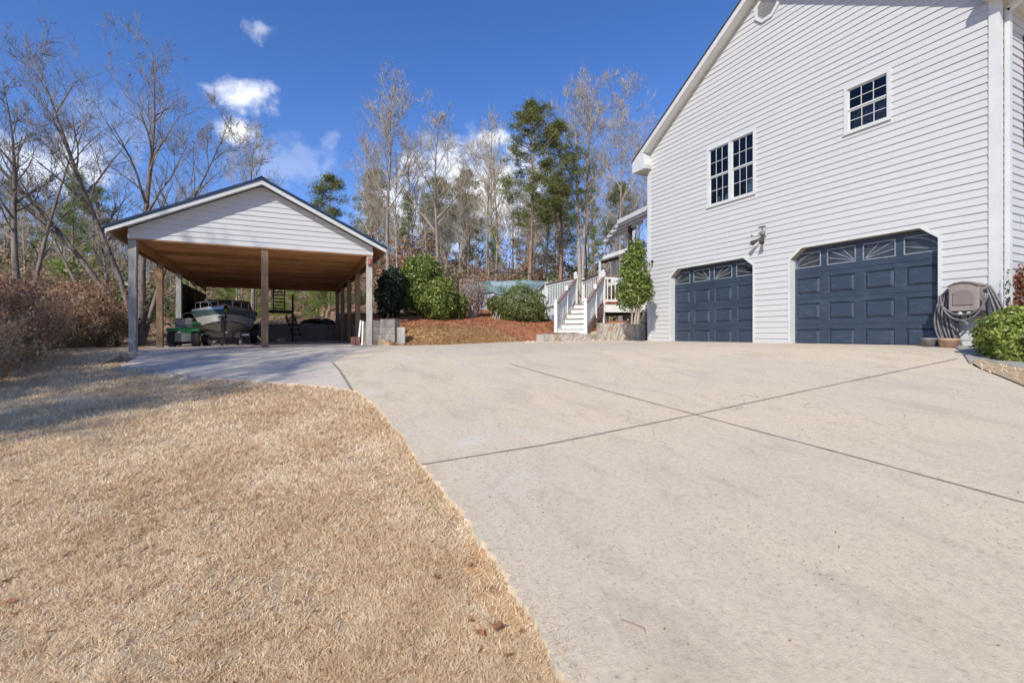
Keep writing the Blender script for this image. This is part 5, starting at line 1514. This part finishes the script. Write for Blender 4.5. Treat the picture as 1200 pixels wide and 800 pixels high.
place(solo(bare_tree('bare_tree', 'tall pale barked tree leaning over the tallest pine', 47, 17.6, .20, matT='barkpale', trunks=[(-.04,0,14.2,.16),(.05,0,14.6,.14)], nb=15, fork=.5, twigmat='twig', leafs=.01)), 681, 29, 0)
place(solo(bare_tree('bare_tree', 'bare tree with dense twigs just left of the house roof', 53, 13.4, .13, nb=18, fork=.52, leafs=.02)), 727, 28, 0)
place(solo(bare_tree('bare_tree', 'slim bare tree between the wide crowned one and the tallest pine', 59, 12.6, .10, nb=14, fork=.5)), 573, 31, 0)
place(solo(bare_tree('bare_tree', 'curved bare sapling left of the carport front post', 61, 5.4, .07, nb=10, fork=.4, lean=(-.15,0))), 139, 17.5, 0)
place(solo(bare_tree('bare_tree', 'arching dark limb tree left of the carport', 67, 6.2, .09, nb=10, fork=.45, lean=(-.35,0))), 118, 19, 0)
place(solo(pine('pine_tree', 'tallest dark pine with ragged crown near the house', 5, 12.6, .15, crown0=.45, R=2.1, clumps=230, nd=80, size=.17)), 622, 27, 0)
place(solo(pine('pine_tree', 'second dark pine with its crown behind the pale barked tree', 6, 12.2, .13, crown0=.5, R=1.8, clumps=170, nd=80, size=.17)), 655, 28.5, 0)
place(solo(pine('pine_tree', 'light green young pine standing behind the left thicket', 8, 7.8, .10, crown0=.15, R=1.7, clumps=170, nd=60, size=.15, mat='needlelt', cone=True)), 88, 22, 0)
place(solo(pine('pine_tree', 'small round topped pine just above the right carport roof slope', 9, 8.7, .11, crown0=.50, R=1.45, clumps=130, nd=70, size=.17)), 386, 30, 0)
place(solo(pine('pine_tree', 'bright green sapling pine seen through the right carport bay', 12, 3.6, .05, crown0=.05, R=1.1, clumps=120, nd=60, size=.13, mat='needlelt', cone=True)), 373, 28, 0)
place(solo(pine('pine_tree', 'bright green sapling pine seen above the boat', 13, 4.2, .05, crown0=.05, R=1.2, clumps=120, nd=60, size=.13, mat='needlelt', cone=True)), 264, 29, 0)

# woodland behind: copies of a few kinds
bareL = 'bare grey tree in the wood behind the yard'
for k, (px_, Z_, hh) in enumerate([(222,31,3.3),(342,30,3.9),(396,33,4.4),(300,35,4.0)]):
    sp_ = pine('pine_tree', 'young bright green pine under the bare trees behind the carport', 60+k, hh, .05, crown0=.05, R=1.15, clumps=110, nd=60, size=.13, mat='needlelt', cone=True, group='young pines behind the carport')
    place(sp_, px_, Z_)
pineL = 'green pine in the wood behind the yard'
protos = [bare_tree('bare_tree', bareL, 100+i, 12+i*.8, .10+.01*i, matT=['bark','barkpale','bark','barkpale','bark'][i], nb=22, fork=[.45,.38,.5,.42,.45][i], spread=[.4,.6,.45,.5,.35][i], leafs=.0, depth=2, minr=.012) for i in range(5)]
pprot = [pine('pine_tree', pineL, 200+i, 10+i*1.5, .12, crown0=[.35,.5,.2][i], R=[1.9,2.0,1.8][i], clumps=120, nd=60, size=.18, mat=['needle','needle','needlelt'][i], cone=(i == 2)) for i in range(3)]
rr = random.Random(77)
spots = []
for i in range(78):
    if i < 50: px_ = 430+(i*37.7 % 330)
    elif i < 64: px_ = 190+(i*53.3 % 250)
    else: px_ = -40+(i*41.9 % 230)
    px_ += rr.uniform(-6, 6)
    Z_ = rr.uniform(28, 56) if px_ > 180 else rr.uniform(20, 46)
    spots.append((px_, Z_))
used = [False]*5
for k, (px_, Z_) in enumerate(spots):
    i = k % 5
    t = protos[i] if not used[i] else copy_tree(protos[i]); used[i] = True
    yt = rr.uniform(185, 285) if px_ > 430 else (rr.uniform(240, 310) if px_ < 190 else rr.uniform(230, 310))
    place(t, px_, Z_, rr.uniform(0, 6.28), ((392-yt)/545*Z_+1.0)/(13.5+i*.8))
used = [False]*3
for k in range(34):
    i = k % 3
    if k < 20: px_ = 440+(k*71.3 % 320)
    elif k < 27: px_ = 215+(k*47.3 % 190)
    else: px_ = -30+(k*33.1 % 190)
    Z_ = rr.uniform(33, 58)
    t = pprot[i] if not used[i] else copy_tree(pprot[i]); used[i] = True
    yt = rr.uniform(225, 300) if not 20 <= k < 27 else rr.uniform(295, 330)
    place(t, px_+rr.uniform(-5,5), Z_, rr.uniform(0, 6.28), ((392-yt)/545*Z_+1.0)/(10+i*1.5))
# trees beside and behind the photographer whose shadows cross the apron and the lawn
shL = 'tall bare tree off the left side of the lawn'
sh_spots = [(-9.0,.6,.75),(-8.2,2.3,.7),(-9.6,1.6,.9),(-10.2,2.2,1.),(-11.2,4.2,1.05),(-9.8,4.6,.9),(-12.5,7.2,1.05),(-13.5,2.6,1.15),(-11.8,5.8,.9)]
for k, (x, y, s) in enumerate(sh_spots):
    t = copy_tree(protos[k % 2]); t.location = (x, y, tz(x, y)); t.rotation_euler = (0,0,k*1.3); t.scale = (s,s,s); t['label'] = shL; t['group'] = 'trees off the left side of the lawn'

for k, (x, y, s) in enumerate([(-8.4,1.7,.55),(-9.6,.7,.66),(-7.9,2.9,.46),(-8.5,4.3,.60),(-9.6,3.4,.66),(-10.9,3.0,.8),(-10.4,5.6,.75),(-12.2,4.4,.95)]):
    t = copy_tree(pprot[2]); t.location = (x, y, tz(x, y)); t.scale = (s,s,s); t['label'] = 'pine off the left side of the lawn'; t['group'] = 'pines off the left side of the lawn'

# understorey: brushy shrubs
def brush(name, label, seed, R, Hh, mat, nleaf, twigs, leaf=.055, group=None):
    rr = random.Random(seed); rg_ = np.random.default_rng(seed)
    root = empty(name, (0,0,0), label, 'shrub', group)
    m = MB(); tips = []
    for k in range(twigs):
        a = rr.uniform(0, 6.28); r_ = rr.uniform(0, R*.35); p = Vector((r_*math.cos(a), r_*math.sin(a), -.05)); d = Vector((math.cos(a)*rr.uniform(.1,.7), math.sin(a)*rr.uniform(.1,.7), 1)).normalized()
        L = Hh*rr.uniform(.6,1.1); pts = [p]; q_ = p; dd = d
        for i in range(5):
            dd = (dd+rand_dir(rr)*.22).normalized(); q_ = q_+dd*L/5; pts.append(q_)
        m.tube(pts, [.016,.013,.011,.008,.006,.004], 4, False)
        for j in range(8):
            i = rr.randint(1, 4); b = pts[i].lerp(pts[i+1], rr.random()); e = b+(dd+rand_dir(rr)*.9).normalized()*L*rr.uniform(.15,.35); mid = b.lerp(e, .5)+rand_dir(rr)*.04
            m.tube([b, mid, e], [.006,.005,.003], 3, False); tips += [mid, e, b.lerp(e, .8)]
    m.build('stems', MT['twig'], root)
    T = np.array([tuple(t) for t in tips]); k = rg_.integers(0, len(T), nleaf); c = T[k]+rg_.normal(size=(nleaf,3))*.09
    nn = rg_.normal(size=(nleaf,3)); nn /= np.linalg.norm(nn, axis=1, keepdims=True); a = np.cross(nn, rg_.normal(size=(nleaf,3))); a /= np.linalg.norm(a, axis=1, keepdims=True); b = np.cross(nn, a)
    s = leaf*rg_.uniform(.5,1.2,(nleaf,1))
    V = np.stack([c-a*s, c-b*s*.5, c+a*s+nn*s*.2, c+b*s*.5], 1).reshape(-1, 3)
    np_mesh('foliage', V, 4, MT[mat], root)
    return root
bp_ = [brush('brush_shrub', 'tangled brown brush in the thicket at the left', 1, 1.2, 1.9, 'tanleaf', 2200, 34, group='brown brush in the left thicket'),
       brush('red_leaf_shrub', 'shrub still holding russet brown leaves in the left thicket', 2, 1.2, 2.2, 'brownleaf', 3600, 26, group='russet shrubs in the left thicket'),
       brush('green_shrub', 'olive green shrub among the brown brush at the left', 3, 1.0, 1.5, 'shrubolive', 2000, 22, group='green shrubs in the left thicket')]
used = [False]*3
def putb(i, px_, Z_, s, label=None, group=None, name=None):
    t = bp_[i] if not used[i] else copy_tree(bp_[i]); used[i] = True
    place(t, px_, Z_, rr.uniform(0, 6.28), s)
    if label: t['label'] = label
    if group: t['group'] = group
    if name: t.name = name
for (i, px_, Z_, s) in [(0,-34,6.6,.55),(1,-14,7.4,.50),(0,2,8.0,.60),(1,20,9.2,.60),(1,-20,8.2,.75),(1,44,10.6,.62),(1,6,10.6,.8),(1,30,11.6,.8),(1,62,12.8,.8),(1,84,14.4,.9),(2,12,8.6,.50),(2,-8,9.6,.62),(2,50,11.9,.7),(1,92,14.9,.9),(2,104,16.8,1.2),(2,74,15.8,1.25),(0,-18,9.0,.62),(0,14,10.2,.62),(0,42,11.6,.70),(0,70,13.0,.75),(1,98,15.6,.95),(1,110,16.6,1.0),(1,84,17.2,1.05),(0,-10,12.0,1.0),(0,22,13.4,.95),(0,52,14.6,1.0),(1,18,15.5,.9),(2,-2,10.4,.55),(2,34,12.4,.55),(2,62,15.2,.9),(0,86,15.6,.9),(0,112,15.0,.55),(0,98,13.9,.5),(2,10,17,1.2),(2,50,18.5,1.3),(0,130,19,1.0),(0,-30,14,1.3),(1,-25,17,1.2),(0,20,19,1.4),(0,70,20,1.3)]:
    putb(i, px_, Z_, s)
# brush further back, behind the carport and along the back of the yard
for k in range(70):
    if k < 22: px_ = 150+(k*61.7 % 280); Z_ = rr.uniform(33, 46)
    elif k < 60: px_ = 440+(k*47.9 % 330); Z_ = rr.uniform(29, 44)
    else: px_ = -30+(k*37 % 190); Z_ = rr.uniform(22, 34)
    i = [0,2,1,0,2][k % 5]
    if k < 22: i = [0,2,0,2,2][k % 5]
    putb(i, px_, Z_, rr.uniform(.8, 1.3) if k < 22 else rr.uniform(1.5, 2.5), ['brown brush at the foot of the wood behind the yard','russet leaved brush at the foot of the wood','olive green brush at the foot of the wood'][[0,1,2][i]], ['brown brush under the wood','russet brush under the wood','green brush under the wood'][i])
# far woodland as one mass
def far_wood():
    rg_ = np.random.default_rng(5); V = []
    n = 2600
    az = rg_.uniform(-62, 26, n); R_ = rg_.uniform(62, 95, n)
    for a, r_ in zip(az, R_):
        t = math.radians(a)+TH; x = r_*math.sin(t); y = r_*math.cos(t)
        z = float(terr(x, y)); h = rg_.uniform(5.5, 11.5); w = rg_.uniform(.04,.10)
        sx_, sy_ = math.cos(t), -math.sin(t); lean_ = rg_.normal()*.06*h
        V += [(x-sx_*w, y-sy_*w, z-.5), (x+sx_*w, y+sy_*w, z-.5), (x+sx_*lean_, y+sy_*lean_, z+h)]
        V += [(x, y-w, z-.5), (x, y+w, z-.5), (x+sx_*lean_, y+sy_*lean_, z+h)]
        for _ in range(16):
            f_ = rg_.uniform(.3, .95); bx_ = x+sx_*lean_*f_; by_ = y+sy_*lean_*f_; bz_ = z+h*f_
            L = h*.22*rg_.uniform(.5,1)*(1.1-f_*.6); d = rg_.normal(size=3); d[2] = abs(d[2])+.7; d /= np.linalg.norm(d)
            V += [(bx_-.03, by_, bz_), (bx_+.03, by_, bz_), (bx_+d[0]*L, by_+d[1]*L, bz_+d[2]*L)]
            V += [(bx_, by_, bz_-.03), (bx_, by_, bz_+.03), (bx_+d[0]*L, by_+d[1]*L, bz_+d[2]*L)]
    o = np_mesh('far_woodland', V, 3, MT['twig']); tag(o, 'far off leafless woodland on the rising ground', 'wood', kind='stuff')
    # undergrowth of that far wood
    n = 90000; az = np.radians(rg_.uniform(-64, 28, n))+TH; R_ = rg_.uniform(46, 95, n)
    X = R_*np.sin(az); Y = R_*np.cos(az); Z = terr(X, Y)+rg_.random(n)**1.4*5.6
    c = np.stack([X, Y, Z], 1); a = rg_.normal(size=(n,3)); a /= np.linalg.norm(a, axis=1, keepdims=True); b = np.cross(a, rg_.normal(size=(n,3))); b /= np.linalg.norm(b, axis=1, keepdims=True)
    V = np.stack([c-a*.22, c-b*.07, c+a*.22, c+b*.07], 1).reshape(-1, 3)
    o = np_mesh('undergrowth', V, 4, MT['tanleaf']); tag(o, 'tangled brown undergrowth of the far wood', 'undergrowth', kind='stuff')
far_wood()

# ------------------------------------------------------------------ sky, sun, camera
SUN_EL = math.radians(36)
trav = Vector((.75, .66)).normalized()             # direction the light travels over the ground
sdirv = Vector((-trav.x*math.cos(SUN_EL), -trav.y*math.cos(SUN_EL), math.sin(SUN_EL)))
sl = bpy.data.lights.new('sun', 'SUN'); sl.energy = 4.0; sl.angle = math.radians(.53); sl.color = (1, .95, .88)
so = bpy.data.objects.new('sun', sl); COL.objects.link(so); so.rotation_euler = sdirv.to_track_quat('Z', 'Y').to_euler()
w = bpy.data.worlds.new('World'); sc.world = w; w.use_nodes = True
nt = w.node_tree; bg = nt.nodes['Background']
sky = N(nt, 'ShaderNodeTexSky', sky_type='NISHITA'); sky.sun_disc = False
sky.sun_elevation = SUN_EL; sky.sun_rotation = math.atan2(sdirv.x, sdirv.y)
sky.air_density = 1.0; sky.dust_density = .3; sky.ozone_density = 3.0; sky.altitude = 300
hs_ = N(nt, 'ShaderNodeHueSaturation'); hs_.inputs['Saturation'].default_value = 1.22; nt.links.new(sky.outputs[0], hs_.inputs['Color'])
tint = mixc(nt, 1.0, hs_.outputs[0], (.95,.85,1.05), 'MULTIPLY')
tc = N(nt, 'ShaderNodeTexCoord')
gen = tc.outputs['Generated']
n1 = noise(nt, gen, 11, 9, .58, .3); n2 = noise(nt, gen, 26, 6, .6)
def mth(op, a, b=None, c=None):
    m_ = N(nt, 'ShaderNodeMath', operation=op)
    for s_, v in zip(m_.inputs, (a, b, c)):
        if v is None: continue
        if isinstance(v, (int, float)): s_.default_value = v
        else: nt.links.new(v, s_)
    return m_.outputs[0]
def dot(v):
    d = N(nt, 'ShaderNodeVectorMath', operation='DOT_PRODUCT'); nt.links.new(gen, d.inputs[0]); d.inputs[1].default_value = v; return d.outputs['Value']
def pdir(px, py):
    xc = (px-CX)/F; X, Y = cam2w(xc, 1); return Vector((X, Y, (HY-py)/F)).normalized()
tot = None
for (px_, py_, wpx, hpx, amp, k) in [(286,113,46,30,1.,1.0),(276,152,32,22,1.,1.0),(308,34,24,14,.35,2.0),(62,200,125,60,1.,.9),(120,150,90,50,.12,1.5),(560,228,125,85,1.,1.0),(578,163,26,15,.8,1.4),(470,240,80,45,.7,1.4),(345,190,110,30,.18,1.6)]:
    c_ = pdir(px_, py_); r_ = (pdir(px_+20, py_)-pdir(px_-20, py_)).normalized(); r_ = (r_-c_*r_.dot(c_)).normalized(); u_ = r_.cross(c_).normalized()
    a_ = (pdir(px_+wpx, py_)-pdir(px_-wpx, py_)).length/2; b_ = (pdir(px_, py_+hpx)-pdir(px_, py_-hpx)).length/2
    du = mth('DIVIDE', dot(r_), a_); dv = mth('DIVIDE', dot(u_), b_)
    r2_ = mth('SQRT', mth('ADD', mth('MULTIPLY', du, du), mth('MULTIPLY', dv, dv)))
    front = mth('GREATER_THAN', dot(c_), 0.0)
    v = mth('SUBTRACT', 1.0, r2_)
    v = mth('ADD', v, mth('MULTIPLY', mth('SUBTRACT', n1, .5), 3.0*k))
    v = mth('ADD', v, mth('MULTIPLY', mth('SUBTRACT', n2, .5), 1.1*k))
    mr_ = N(nt, 'ShaderNodeMapRange', interpolation_type='SMOOTHSTEP'); mr_.inputs[1].default_value = .05; mr_.inputs[2].default_value = 1.15
    nt.links.new(v, mr_.inputs[0])
    v = mth('MULTIPLY', mth('MULTIPLY', mr_.outputs[0], amp), front)
    tot = v if tot is None else mth('MAXIMUM', tot, v)
mx_ = N(nt, 'ShaderNodeMix', data_type='RGBA'); nt.links.new(tot, mx_.inputs[0]); nt.links.new(tint, mx_.inputs[6]); mx_.inputs[7].default_value = (7.6, 7.7, 7.9, 1)
nt.links.new(mx_.outputs[2], bg.inputs[0]); bg.inputs[1].default_value = .15
cam = bpy.data.cameras.new('camera'); co = bpy.data.objects.new('camera', cam); COL.objects.link(co)
co.location = (0,0,E); co.rotation_euler = (math.radians(90), 0, -TH)
cam.sensor_width = 36; cam.lens = 36*F/1200; cam.shift_y = -(400-HY)/1200; cam.clip_end = 500; cam.clip_start = .05
sc.camera = co
sc.view_settings.view_transform = 'Standard'; sc.view_settings.look = 'None'; sc.view_settings.gamma = 1
sc.view_settings.exposure = 0.20
sc.cycles.max_bounces = 6; sc.cycles.transparent_max_bounces = 8
sc.cycles.use_denoising = True
